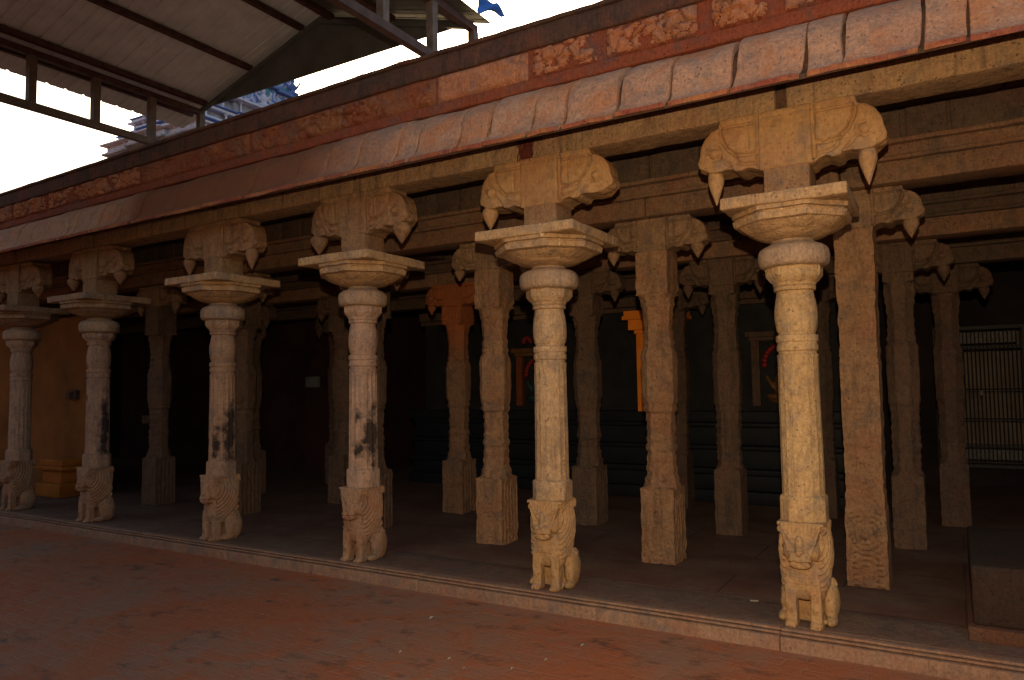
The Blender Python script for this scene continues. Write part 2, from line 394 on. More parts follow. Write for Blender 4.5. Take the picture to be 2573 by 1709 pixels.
mb = MB(); rbox(mb, -17, 5, 5.56, 13.5, -.3, -.004, .01, .5, .002, 2)
tag(mb.build('floor', 'floor'), 'dim stone slab floor inside the pillared hall', 'floor', kind='structure')
# kerb stones of unequal length with two incised lines on the tread
ke = empty('kerb', (0, 0, 0)); tag(ke, 'low pinkish stone kerb with incised lines along the hall floor edge', 'kerb', kind='structure')
kx = [-17, -15.1, -13.2, -11.4, -9.4, -7.9, -6.3, -5.15, -3.9, -2.28, -1.02, .55, 2.2, 5]
for a, b in zip(kx, kx[1:]):
    mb = MB(); dz = random.uniform(-.002, .002); h = .002
    rbox(mb, a + h, b - h, 4.925, 4.99, -.3, -.040 + dz, .008, .10, .003, 7)
    rbox(mb, a + h, b - h, 4.948, 4.99, -.033 + dz, -.018 + dz, .005, .10, .0025, 9)
    rbox(mb, a + h, b - h, 4.966, 5.034, -.013 + dz, .003 + dz, .005, .10, .0025, 9)
    rbox(mb, a + .001, b - .001, 4.972, 5.030, -.3, -.02, .004, .3, .001)
    mb.build('kerb_stone', 'kerb', ke)
x = -17; mb = MB()
while x < 5:
    wd = random.uniform(1.1, 2.1); rbox(mb, x + .003, min(5, x + wd) - .003, 5.038, 5.552, -.3, random.uniform(-.004, .004), .008, .12, .003, 5); x += wd
tag(mb.build('edge_slabs', 'border'), 'greyish edge slabs under the lion pillars', 'floor', kind='structure')

# ------------------------------------------------------------------ lion
def make_lion():
    bm = bmesh.new()
    bbox(bm, -.112, .112, -.11, .135, .17, .66); bbox(bm, -.092, .092, .0, .135, -.005, .2)
    bbox(bm, -.135, .135, -.125, .135, .595, .665)
    for s in (-1, 1):
        x = s * .077
        bbox(bm, x - .036, x + .036, -.155, -.075, -.003, .28, (.92, .95))
        ellip(bm, (x, -.150, .02), (.041, .040, .028)); ellip(bm, (x, -.12, .12), (.040, .046, .05))
        for k in (-1, 0, 1): ellip(bm, (x + k * .024, -.182, .012), (.012, .013, .014), seg=10)
        ellip(bm, (s * .088, -.075, .27), (.052, .072, .11))
        ellip(bm, (s * .130, .06, .135), (.056, .105, .148)); ellip(bm, (s * .148, -.025, .03), (.036, .085, .035))
        ellip(bm, (s * .150, .02, .10), (.030, .06, .085), (.5, 0, 0))
        ellip(bm, (s * .108, .0, .47), (.052, .125, .20)); ellip(bm, (s * .108, -.03, .36), (.042, .10, .14))
        ellip(bm, (s * .034, -.200, .432), (.040, .034, .032)); ellip(bm, (s * .085, -.165, .60), (.062, .022, .018), (0, s * -.75, 0))
        ellip(bm, (s * .052, -.176, .545), (.021, .014, .013)); ellip(bm, (s * .078, -.125, .49), (.040, .06, .070))
        ellip(bm, (s * .128, -.115, .63), (.020, .026, .036))
    ellip(bm, (0, -.095, .31), (.116, .066, .15)); ellip(bm, (0, -.08, .53), (.120, .085, .12))
    g = bmesh.ops.create_cube(bm, size=1)
    for v in g['verts']:
        u = v.co.z > 0; fr = v.co.y < 0
        v.co = Vector((v.co.x * (.275 if u else .135), (-.172 if u else -.198) if fr else -.05, .662 if u else .455))
    bbox(bm, -.066, .066, -.218, -.09, .395, .49, (.82, .9)); ellip(bm, (0, -.216, .482), (.030, .018, .018))
    ellip(bm, (0, -.196, .53), (.026, .022, .06)); ellip(bm, (0, -.186, .392), (.058, .032, .020))
    bbox(bm, -.146, .146, -.165, -.05, .648, .668)
    def carve(co, nr):
        x, y, z = co.T; d = np.zeros(len(co))
        rr = np.hypot(y + .24, z - .56)
        side = 1 / (1 + np.exp(-(np.abs(x) - .098) / .006)) * (z > .24) * (z < .655) * (y > -.135)
        d += side * .011 * np.sin(2 * PI * rr / .034 + x * 12)
        topm = (z > .60) * (z < .665) * (y < -.06); d += topm * .0035 * np.sin(x * 2 * PI / .024)
        front = (y < -.12)
        d -= .016 * gauss(z - (.412 + .012 * np.abs(np.sin(x * PI / .085))), .006) * front * (np.abs(x) < .085)
        d -= .008 * gauss(z - .374, .006) * front * (np.abs(x) < .07)
        d -= .007 * gauss(np.hypot(np.abs(x) - .052, (z - .545) * 1.3) - .024, .005) * front      # eye rim
        d -= .010 * gauss(np.hypot(np.abs(x) - .018, z - .476), .007) * front              # nostrils
        d -= .012 * gauss(np.abs(x) - (.135 - .62 * (.65 - z)), .007) * (y < -.09) * (z > .47) * (z < .645)
        d -= .006 * gauss(z - .268, .004) * (y < -.02) * (np.abs(x) < .12)
        d -= .004 * gauss(np.abs((z * 1.0 - .3) % .02 - .01), .004) * (z > .29) * (z < .37) * front * (np.abs(x) < .09)
        return co + nr * d[:, None]
    return fuse(bm, 'lion', .0068, 1, carve, .0022, 22)
LION = make_lion(); LION.materials.append(MAT['lion'])

# ------------------------------------------------------------------ corbel with drooping flower-bud ends
def make_corbel(name, depth=.135):
    half = [(0, 2.985), (.16, 2.985), (.19, 3.005), (.25, 3.025), (.29, 3.008), (.335, 3.012), (.35, 3.035), (.40, 3.035), (.43, 3.03), (.52, 3.035),
            (.555, 3.06), (.595, 3.085), (.605, 3.12), (.585, 3.17), (.575, 3.23), (.545, 3.285), (.49, 3.325), (.44, 3.335), (.43, 3.385), (0, 3.385)]
    pts = half + [(-x, z) for x, z in half[::-1][1:-1]]
    bm = bmesh.new(); vs = [bm.verts.new((x, -depth, z)) for x, z in pts]; f = bm.faces.new(vs)
    g = bmesh.ops.extrude_face_region(bm, geom=[f]); bmesh.ops.translate(bm, verts=[e for e in g['geom'] if isinstance(e, bmesh.types.BMVert)], vec=(0, 2 * depth, 0))
    bmesh.ops.recalc_face_normals(bm, faces=bm.faces)
    for s in (-1, 1):
        ellip(bm, (s * .50, 0, 3.16), (.088, depth + .014, .115)); ellip(bm, (s * .555, 0, 3.09), (.05, depth - .02, .035))
    bbox(bm, -.17, .17, -depth - .014, depth + .014, 2.99, 3.38); bbox(bm, -.425, .425, -depth - .008, depth + .008, 3.335, 3.384)
    def seg_d(x, z, pl):
        best = np.full(len(x), 9.0)
        for (ax, az), (bx, bz) in zip(pl, pl[1:]):
            vx, vz = bx - ax, bz - az; t = np.clip(((x - ax) * vx + (z - az) * vz) / (vx * vx + vz * vz), 0, 1)
            best = np.minimum(best, np.hypot(x - ax - t * vx, z - az - t * vz))
        return best
    def carve(co, nr):
        x, y, z = co.T; ax = np.abs(x); fr = (np.abs(nr[:, 1]) > .5)
        d = -.026 * gauss(seg_d(ax, z, [(.178, 3.38), (.182, 3.0)]), .009)
        d += -.036 * gauss(seg_d(ax, z, [(.435, 3.33), (.42, 3.25), (.385, 3.18), (.33, 3.13), (.24, 3.115), (.2, 3.12)]), .011)
        d += -.024 * gauss(seg_d(ax, z, [(.36, 3.03), (.37, 3.06), (.41, 3.10), (.45, 3.14)]), .009)
        d += -.024 * gauss(seg_d(ax, z, [(.19, 3.045), (.27, 3.05), (.31, 3.07), (.335, 3.13)]), .009)
        d += -.024 * gauss(np.hypot(ax - .475, z - 3.165) - .045, .010) * ((ax < .49) | (z < 3.16))
        d += .014 * gauss(np.hypot(ax - .475, z - 3.165), .022)
        d += -.018 * gauss(z - 3.325, .006) * (ax > .19) * (ax < .43) - .006 * gauss(z - 3.345, .005) * (ax < .43)
        d += -.008 * gauss(z - 3.075, .006) * (ax > .5)
        d += -.010 * gauss(seg_d(ax, z, [(.24, 3.3), (.24, 3.14)]), .007)
        co = co + nr * (d * fr * 1.25)[:, None]
        t = np.clip((np.abs(co[:, 0]) - .30) / .30, 0, 1); co[:, 1] *= 1 - .42 * t * t
        return co
    return fuse(bm, name, .0085, 0, carve, .0045, 14)
CORBEL = make_corbel('corbel'); CORBEL.materials.append(MAT['corbel'])
def bud_mesh(L=.215, r=.056):
    mb = MB(); pr = [(0, .8), (.08, .92), (.2, 1.0), (.32, .98), (.5, .78), (.66, .55), (.82, .33), (.93, .16), (1, .04)]
    turned(mb, [(-L * t, r * k) for t, k in pr][::-1], 20, .0012, 18); return mb
def put(me, name, parent, loc=(0, 0, 0), sc=(1, 1, 1), rz=0):
    o = bpy.data.objects.new(name, me); C.objects.link(o); o.parent = parent; o.location = loc; o.scale = sc; o.rotation_euler = (0, 0, rz); return o
BUD = bud_mesh().build('pendant', 'corbel'); BUDM = BUD.data; bpy.data.objects.remove(BUD)

# ------------------------------------------------------------------ the front lion pillars
def lion_pillar(x, y, ap, flute, mats, lean=0.0, seed=0, ring=.215, budL=1.0, dzr=0.0, budW=1.0):
    root = empty('lion_pillar', (x, y, 0), seed * .004 - .01); root.rotation_euler[1] = lean
    li = put(LION, 'lion', root, sc=(1 + .02 * math.sin(seed * 2.3), 1, 1 + .012 * math.cos(seed * 3.1)), rz=.05 * math.sin(seed * 1.9 + 1))
    def own(o, k): o.material_slots[0].link = 'OBJECT'; o.material_slots[0].material = MAT[k]
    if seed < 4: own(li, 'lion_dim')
    mb = MB()
    a = .128
    rg = [(.655, None, .150, .142, None), (.80, None, .150, .142, None), (.815, None, .146, .138, None), (.825, None, None, None, a + .003, flute), (1.2, None, None, None, a + .001, flute),
          (1.68, None, None, None, a - .003, flute * .8), (1.725, None, None, None, a - .001, 0), (1.74, None, None, None, a + .001), (1.748, .121), (1.762, .121), (1.77, .131), (1.80, .1315), (1.812, .126), (1.822, .126),
          (1.83, .134), (1.868, .134), (1.875, .117), (1.886, .117), (1.90, .125), (1.95, .133), (2.00, .136), (2.05, .134), (2.10, .127), (2.145, .118),
          (2.165, .116), (2.17, .132), (2.192, .134), (2.197, .127), (2.203, .134), (2.222, .138), (2.226, None, .140), (2.262, None, .168), (2.27, None, .171), (2.318, None, .173), (2.326, None, .165)]
    rg = [(z if z < 2.15 else z + dzr, *r) for z, *r in rg]
    turned(mb, subdiv_rings(rg), 64, .0022, 10, seed=seed * 7.3)
    mb.build('shaft', mats['shaft'], root, ang=24)
    mb = MB()
    r = ring; turned(mb, [(2.322, .15), (2.328, r - .022), (2.338, r - .008), (2.36, r), (2.40, r + .004), (2.43, r), (2.452, r - .012), (2.468, r - .035), (2.478, r - .06), (2.49, .145), (2.50, .135), (2.535, .135)], 48, .003, 9)
    mb.build('collar', mats['ring'], root, ang=50)
    mb = MB()   # bowl, moulded lower plate, square upper plate
    k = ap - .03; q = (k + .362) / 2 / .362
    turned(mb, [(2.508, .135), (2.514, .165), (2.527, .21 * q), (2.548, .25 * q), (2.575, .275 * q), (2.598, .282 * q), (2.606, .272 * q)], 64, .002, 10)
    turned(mb, subdiv_rings([(2.535, None, .19 * q, .18 * q), (2.552, None, .262 * q, .25 * q), (2.585, None, .318 * q, .305 * q), (2.612, None, .345 * q, .33 * q)], .02), 64, .003, 8)
    turned(mb, subdiv_rings([(2.605, None, k - .03, k - .035), (2.612, None, k - .004, k - .006), (2.652, None, k + .004, k + .006), (2.658, None, k - .015, k - .012), (2.668, None, k - .015, k - .012),
                (2.672, None, k + .010, k + .008), (2.70, None, k + .014, k + .010)], .02), 64, .003, 8)
    rbox(mb, -ap, ap, -ap, ap, 2.698, 2.775, .012, .06, .0045, 8)
    mb.build('abacus', mats['plate'], root, ang=40)
    mb = MB(); rbox(mb, -.145, .145, -.142, .142, 2.76, 3.02, .012, .06, .004, 9)
    mb.build('neck_block', mats['block'], root)
    cb = put(CORBEL, 'corbel', root)
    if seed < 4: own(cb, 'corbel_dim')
    for s in (-1, 1):
        sc = random.uniform(.92, 1.05) * (budL if not isinstance(budL, tuple) else budL[(s + 1) // 2])
        pb = put(BUDM, 'pendant', cb, (s * (.485 if x > -1 else .515), -.05, 3.045), (budW, budW * .9, sc))
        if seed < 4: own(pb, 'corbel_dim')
    return root
XS = [-10.97, -9.107, -6.757, -4.75, -2.763, -.886]
MAT['shaft_soot2'] = stone('sandstone_sooty_a', (.36, .23, .15), (.15, .10, .075), (.42, .28, .19), streak=.5, stains=((-6.63, 5.21, 1.12, .13, .45), (-6.70, 5.08, 1.02, .07, .22), (-6.79, 5.04, 1.60, .04, .08), (-6.86, 5.09, 1.05, .05, .2)))
MAT['shaft_soot3'] = stone('sandstone_sooty_b', (.39, .26, .19), (.15, .10, .08), (.46, .32, .245), streak=.5, stains=((-4.62, 5.19, 1.12, .14, .38), (-4.69, 5.07, 1.02, .10, .11), (-4.70, 5.07, 1.30, .045, .12)))
MAT['shaft_soot1'] = stone('sandstone_sooty_c', (.33, .22, .16), (.13, .09, .07), (.39, .26, .19), streak=.5, stains=((-8.98, 5.22, 1.15, .11, .55), (-9.15, 5.07, 1.5, .035, .07)))
base_m = dict(shaft='tan', ring='ring', plate='plate', block='block')
specs = [
 (XS[0], .42, .004, dict(base_m, shaft='pinkst', plate='plate_dim'), 0, 'dimmest lion pillar at the far left end of the row, beside the orange wall'),
 (XS[1], .42, .004, dict(base_m, shaft='shaft_soot1', plate='plate_dim'), 0, 'grey lion pillar with soot down its right side, standing right of the orange wall'),
 (XS[2], .42, .007, dict(base_m, shaft='shaft_soot2'), .0, 'reddish fluted lion pillar with patchy black soot low on the shaft'),
 (XS[3], .42, .009, dict(base_m, shaft='shaft_soot3'), 0, 'pinkish fluted lion pillar with one black scorch mark on its lower shaft'),
 (XS[4], .43, .003, dict(base_m), 0, 'pale stone lion pillar under the dangling dark red fibres'),
 (XS[5], .385, .0015, dict(base_m, shaft='yellow'), -.004, 'nearest and largest lion pillar, bright yellowish shaft, at the right')]
for i, (x, ap, flt, mt, ln, lab) in enumerate(specs):
    p = lion_pillar(x, 5.2, ap, flt, mt, ln, i, ring=.225 if i != 4 else .235, budL=[.7, .75, .95, .8, (.8, .12), (1.1, 1.05)][i], budW=[1.5, 1.5, 1.25, 1.6, 1.25, 1.0][i])
    p.scale = (1, 1, (.982, .988, .995, 1, 1, 1)[i])
    tag(p, lab, 'pillar', 'lion pillars along the front of the hall')

# ------------------------------------------------------------------ inner square pillars
def inner_pillar_mesh(kind, H, seed):
    mb = MB()
    if kind == 'waisted':
        rg = [(0, None, None, .175), (.62, None, None, .173), (.66, None, .168, .170), (.72, None, .160, .165), (.74, None, .143, .15), (.95, None, .136, .145), (.97, None, .145, .15), (1.02, None, .145, .15), (1.04, None, .134, .142),
              (1.30, None, .137, .145), (1.34, None, .158, .160), (1.37, None, .150, .152), (1.42, None, .168, .168), (1.60, None, .178, .172), (1.80, None, .176, .172), (1.86, None, .160, .160), (1.90, None, .145, .150), (2.10, None, .134, .142),
              (2.13, None, .145, .15), (2.18, None, .140, .145), (2.24, None, .150, .155), (2.32, None, .172, .165), (2.36, None, None, .168), (H, None, None, .166)]
    elif kind == 'tapered':
        rg = [(0, None, None, .155), (.60, None, None, .155), (.68, None, .150, .155), (.72, None, .135, .14), (.88, None, .134, .138), (.92, None, .142, .145), (1.15, None, .134, .138), (1.32, None, .14, .142), (1.36, None, .158, .155),
              (1.44, None, .152, .152), (1.62, None, .162, .158), (1.88, None, .16, .156), (1.93, None, .135, .14), (2.2, None, .128, .135), (2.3, None, .14, .142), (2.38, None, .150, .15), (2.5, None, None, .15), (H, None, None, .15)]
    else:
        rg = [(0, None, None, .165), (.58, None, None, .163), (.60, None, None, .156), (.70, None, None, .158), (.72, None, None, .150), (.80, None, None, .155), (.84, None, None, .150), (1.0, None, None, .154), (1.02, None, None, .147), (1.08, None, None, .153),
              (1.3, None, None, .156), (1.7, None, None, .158), (1.74, None, None, .152), (1.80, None, None, .157), (1.84, None, None, .150), (2.1, None, None, .153), (2.14, None, None, .147), (2.2, None, None, .157), (2.26, None, None, .154), (2.36, None, None, .161), (H, None, None, .161)]
    rg = [r if r[0] < H else (H, *r[1:]) for r in rg if r[0] <= H]
    turned(mb, subdiv_rings(rg, .02), 96, .008, 11, seed=seed)
    mb.v = [(x * .87, y * .87, z) for x, y, z in mb.v]
    if kind != 'banded':     # rough carved mouldings across the waists
        mb.v = [((x * q, y * q, z) if ((.64 < z < 1.34) or (1.84 < z < 2.42)) else (x, y, z)) for (x, y, z) in mb.v for q in (1 + .028 * (1 if math.sin(z * 2 * PI / .085 + seed) > .1 else -1) + .02 * noise.noise(Vector((x * 14, y * 14, z * 9))),)]
    # carved concentric panel on the front and side of the foot
    V = []
    for (x, y, z) in mb.v:
        r = math.hypot(x, z - .40); 
        if kind == 'banded' and y < -.12 and z < .57:
            k = max(0, min(1, (.13 - abs(x)) / .02)); y += k * .009 * math.sin(2 * PI * r / .04)
        elif y < -.10 and kind != 'tapered':
            y += .004 * math.sin(2 * PI * math.hypot(x, (z % .33) - .16) / .045) * (abs(x) < .12)
        if kind == 'waisted' and x > .12 and z < .6: x -= .008 * (math.sin(y * 2 * PI / .06) > .3)
        V.append((x, y, z))
    mb.v = V
    return mb
corb_scale = .82
protos = {}
def inner_pillar(x, y, kind, H, mat, mate, label, grp, captop, corb=True, csc=.82, name='stone_pillar'):
    root = empty(name, (x, y, 0))
    key = (kind, H, mat)
    if key not in protos:
        o = inner_pillar_mesh(kind, H, len(protos) * 11.3).build('shaft', mat, root, ang=30); protos[key] = o.data
    else: put(protos[key], 'shaft', root)
    if corb:
        ck = ('corb', mate)
        if ck not in protos:
            me = CORBEL.copy(); me.materials[0] = MAT[mate]; bu = BUDM.copy(); bu.materials[0] = MAT[mate]; protos[ck] = (me, bu)
        me, bu = protos[ck]
        cz = (captop - H) / (3.385 - 2.985)
        cb = put(me, 'corbel', root, (0, 0, captop - 3.385 * cz + .001), (csc, .9, cz))
        for s in (-1, 1): put(bu, 'pendant', cb, (s * .485, -.05, 3.045), (1.25, 1.1, random.uniform(.7, 1.0)))
    tag(root, label, 'pillar', grp)
    return root
G2 = 'square stone pillars of the second row'; G3 = 'square stone pillars deep inside the hall'
R2 = [(-.63, 'banded', 'pillar', 'square pillar with ringed carving at its foot, behind the nearest lion pillar'),
      (-2.28, 'waisted', 'pillar', 'square pillar standing between the two brightest lion pillars'),
      (-4.03, 'waisted', 'pillar', 'waisted square pillar just left of the pale lion pillar under the red fibres'),
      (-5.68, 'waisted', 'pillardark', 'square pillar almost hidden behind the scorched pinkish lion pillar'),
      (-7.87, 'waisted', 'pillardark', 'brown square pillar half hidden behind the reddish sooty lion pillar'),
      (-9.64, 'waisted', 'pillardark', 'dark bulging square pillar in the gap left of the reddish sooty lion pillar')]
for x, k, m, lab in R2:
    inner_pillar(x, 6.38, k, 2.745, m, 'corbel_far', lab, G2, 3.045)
R3 = [(-.42, 7.95, 'tapered', 'square pillar showing to the right of the ring-carved one'),
      (-2.06, 7.85, 'tapered', 'slim reddish square pillar left of the nearest lion pillar, third row'),
      (-3.62, 7.72, 'waisted', 'dark bulging pillar immediately right of the pale lion pillar'),
      (-5.42, 7.70, 'waisted', 'pillar with orange lamp glow painted on its top, seen left of the waisted pillar'),
      (-7.30, 7.6, 'waisted', 'very dark pillar peeping out left of the scorched pinkish lion pillar'),
      (-9.2, 7.6, 'waisted', 'faint pillar in the dark between the two sooty lion pillars')]
def glow_top():
    m = stone('pillar_painted_glow_top', (.17, .10, .065), (.06, .045, .035), (.22, .13, .08), streak=.5)
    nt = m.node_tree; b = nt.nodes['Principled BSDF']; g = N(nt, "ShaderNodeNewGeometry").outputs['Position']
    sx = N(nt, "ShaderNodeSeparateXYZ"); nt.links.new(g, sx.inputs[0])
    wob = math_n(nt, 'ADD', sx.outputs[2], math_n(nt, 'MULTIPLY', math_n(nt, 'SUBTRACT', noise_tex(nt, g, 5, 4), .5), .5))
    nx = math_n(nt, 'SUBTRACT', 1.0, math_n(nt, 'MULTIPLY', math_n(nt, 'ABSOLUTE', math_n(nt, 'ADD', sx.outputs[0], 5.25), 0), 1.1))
    mk = math_n(nt, 'MULTIPLY', ramp(nt, N_map(nt, wob, 1.5, 3.1), [(.2, 0.0), (.5, 1.0)]), ramp(nt, nx, [(.0, 0.0), (.5, 1.0)]))  # mask for orange lamp glow painted into the upper pillar colour
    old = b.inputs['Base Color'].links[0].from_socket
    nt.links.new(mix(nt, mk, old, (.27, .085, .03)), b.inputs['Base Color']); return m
MAT['glow_top'] = glow_top()
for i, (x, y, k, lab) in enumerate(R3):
    mt = 'glow_top' if i == 3 else 'pillardark'
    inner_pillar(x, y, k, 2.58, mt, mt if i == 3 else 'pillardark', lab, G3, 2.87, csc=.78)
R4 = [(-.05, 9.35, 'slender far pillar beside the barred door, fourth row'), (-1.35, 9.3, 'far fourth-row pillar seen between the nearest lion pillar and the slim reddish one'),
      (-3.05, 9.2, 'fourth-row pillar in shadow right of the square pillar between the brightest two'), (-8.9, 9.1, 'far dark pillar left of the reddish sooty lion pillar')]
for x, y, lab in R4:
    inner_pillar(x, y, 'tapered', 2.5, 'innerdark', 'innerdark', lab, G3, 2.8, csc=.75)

# ------------------------------------------------------------------ the hall: beams, eave, frieze, parapet, ceiling, walls
hall = empty('temple_hall', (-6, 5.2, 0)); hall_loc = Vector(hall.location)
tag(hall, 'long open stone hall with curved eave, red frieze and blackened parapet', 'temple')
def hp(o):      # parent keeping world place; roofline lowered towards the left end to follow lens bowing
    me = o.data; n = len(me.vertices); co = np.empty(n * 3); me.vertices.foreach_get('co', co); co = co.reshape(-1, 3)
    co[:, 2] -= .017 * np.clip(-4.2 - co[:, 0], 0, 9) * np.clip((co[:, 2] - 2.9) / 1.5, 0, 1) * (co[:, 1] < 5.5)
    me.vertices.foreach_set('co', co.ravel()); me.update()
    o.parent = hall; o.location = -hall_loc; return o
bj = [-17, -14.7, -12.75] + XS + [1.05, 3.0, 5]
bj[-4] = -.92; bj[-5] = -2.86
for i, (a, b) in enumerate(zip(bj, bj[1:])):
    g = .035 if b == -.92 else .02
    mb = MB(); dz = random.uniform(-.004, .004)
    rbox(mb, a + (.035 if a == -.92 else .015), b - g, 5.085, 5.39, 3.385 + dz, 3.575, .016, .09, .006, 5)
    hp(mb.build('front_beam', 'beam'))
mb = MB(); rbox(mb, -17, 5, 5.13, 5.36, 3.40, 3.565, .01, .5, .003); hp(mb.build('beam_core', 'joint'))
# cornice: blocks between uneven joints, S-shaped profile
prof = [(5.30, 3.60), (5.0, 3.57), (4.82, 3.53), (4.70, 3.47), (4.64, 3.425), (4.598, 3.384), (4.578, 3.374), (4.576, 3.390), (4.578, 3.408), (4.592, 3.412),
        (4.620, 3.424), (4.652, 3.446), (4.678, 3.478), (4.697, 3.515), (4.710, 3.557), (4.720, 3.60), (4.732, 3.645), (4.749, 3.69), (4.778, 3.738), (4.820, 3.785), (4.875, 3.825), (4.94, 3.862), (5.00, 3.888), (5.06, 3.905), (5.12, 3.91)]
jx = [-17, -16.2, -15.5, -14.9, -14.1, -13.5, -12.9, -12.3, -11.7, -11.2, -10.65] + [-10.116, -9.8, -9.42, -8.92, -8.775, -8.475, -8.281, -7.9, -7.512, -6.9, -6.3, -5.7, -5.1, -4.72, -4.349, -3.916, -3.711, -3.276, -3.009, -2.601, -2.337, -1.93, -1.553, -1.137, -.701, -.478, -.075, .152, .75, 1.3, 1.75, 2.4, 3.1, 3.6, 4.3, 5]
def cornice():
    mb = MB(); lip = MB(); P = np.array(prof); nP = len(P)
    cen = np.array([4.98, 3.55])
    for q, (a, b) in enumerate(zip(jx, jx[1:])):
        red = -7.6 < a < -4.6
        g = random.choice([.005, .008, .012, .020]) * (1.3 if red else 1) * (.8 if a < -7.6 else 1.0)
        if a in (-3.009, -.701): g = .022
        a2, b2 = a + g, b - .006
        n = max(3, int((b2 - a2) / .035)); r = .010
        X = [a2, a2 + r * .3, a2 + r] + [a2 + r + (b2 - a2 - 2 * r) * i / n for i in range(1, n)] + [b2 - r, b2 - r * .3, b2]
        off = random.uniform(-.007, .007); seed = random.random() * 50
        V = []; L = len(X); sw = random.uniform(-.012, .012)
        for i, x in enumerate(X):
            k = .005 if i in (0, L - 1) else (.0015 if i in (1, L - 2) else 0)
            for j in range(nP):
                d = P[j] - cen; d = d / np.linalg.norm(d); p = P[j] - d * (k - off if 4 < j < nP - 1 else k)
                xx = x + (sw * math.sin(j / nP * 2 * PI) if i in (0, L - 1, 1, L - 2) else 0)
                V.append((xx, p[0], p[1]))
        Fc = [(i * nP + j, i * nP + j + 1, (i + 1) * nP + j + 1, (i + 1) * nP + j) for i in range(L - 1) for j in range(nP - 1)] + [tuple(range(nP))[::-1], tuple(range((L - 1) * nP, L * nP))]
        V2 = rock(V, .009, 4, seed); mi = []
        mb.add(V2, Fc)
        for t, f in enumerate(Fc[:-2]):
            if 5 <= t % (nP - 1) <= 8: mb.m[len(mb.m) - len(Fc) + t] = 1
    # mortar core behind the joints
    P2 = [(cen + (p - cen) * (1 - .032 / max(.1, np.linalg.norm(p - cen)))) for p in P]
    V = [(x, p[0], p[1]) for x in (-17, 5) for p in P2]
    mb.add(V, [(j, j + 1, nP + j + 1, nP + j) for j in range(nP - 1)], 2)
    return hp(mb.build('cornice', ['cornice', 'lip', 'joint'], ang=45))
cornice()
mb = MB(); rbox(mb, -17, 5, 4.985, 5.3, 3.90, 3.995, .015, .15, .006, 4); hp(mb.build('recessed_band', 'strip'))
# frieze of carved creatures: swollen, knobbly relief blocks with worn flat stretches between
def frieze(a, b, mat, rel, seed):
    n = max(4, int((b - a) / .013)); m = 22; z0, z1 = 3.995, 4.225
    V = []; H = {}
    for i in range(n + 1):
        x = a + (b - a) * i / n
        for j in range(m + 1):
            z = z0 + (z1 - z0) * j / m; e = min(1, min(i, n - i) / 4.0) * min(1, min(j, m - j) / 3.0); e = e ** .5
            p = Vector((x * 9.0 + seed, z * 10, seed * 2)); p = p + noise.noise_vector(p * .9) * .55
            ds, pt = noise.voronoi(p, distance_metric='DISTANCE', exponent=2.5); gap = ds[1] - ds[0]
            hh = noise.noise(Vector((pt[0][0] * 3.1, pt[0][1] * 5.3, seed))) ; big_ = noise.noise(Vector((x * 3.2 + seed, z * 3, 7)))
            k = min(1, gap * 3.2) ** .6 * (.62 + .8 * hh + .55 * big_) + noise.noise(p * 3) * .08
            if rel < .0195: k = .5 * k + .4
            y = 5.0 - (.010 + 1.7 * rel * max(0, k)) * e; H[(i, j)] = k * e
            V.append((x, y, z))
    Fc = [(i * (m + 1) + j, i * (m + 1) + j + 1, (i + 1) * (m + 1) + j + 1, (i + 1) * (m + 1) + j) for i in range(n) for j in range(m)]
    mb = MB(); mb.add(V, Fc); mb.m = [0 if (H[(i, j)] + H[(i + 1, j + 1)]) / 2 > .24 or rel < .0195 or mat == 'frieze_flat' else 1 for i in range(n) for j in range(m)]  # red recess paint, carried into the grooves as painted relief shade
    return hp(mb.build('frieze_panel', [mat, 'strip'], ang=80))
fz = [(-17, -15.6, 'frieze', .03), (-15.57, -13.8, 'frieze', .03), (-13.77, -12.2, 'frieze', .03), (-12.17, -10.86, 'frieze', .03), (-10.83, -9.98, 'frieze', .034), (-9.94, -9.36, 'frieze', .034), (-9.32, -7.95, 'frieze', .034), (-7.94, -6.1, 'frieze_flat', .020),
      (-6.08, -3.72, 'frieze_flat', .022), (-3.70, -2.80, 'frieze', .019), (-2.765, -2.19, 'frieze', .034), (-2.13, -1.42, 'frieze', .042), (-1.34, -.35, 'frieze', .040), (-.28, .6, 'frieze', .036), (.66, 1.6, 'frieze', .036), (1.66, 3.2, 'frieze', .036), (3.25, 5, 'frieze', .036)]
for i, (a, b, m, r) in enumerate(fz): frieze(a, b, m, r, i * 3.7)
mb = MB(); rbox(mb, -17, 5, 4.995, 5.45, 3.99, 4.3, .02, .5, .003); hp(mb.build('frieze_backing', 'strip'))
mb = MB(); rbox(mb, -17, 5, 4.965, 5.40, 4.228, 4.405, .02, .09, .007, 4, seed=5); rbox(mb, -17, 5, 4.945, 5.42, 4.40, 4.438, .014, .09, .006, 5, seed=9)
hp(mb.build('parapet', 'parapet'))
mb = MB(); mb.box(-17, 5, 5.42, 13.5, 4.12, 4.2); hp(mb.build('roof', 'parapet'))
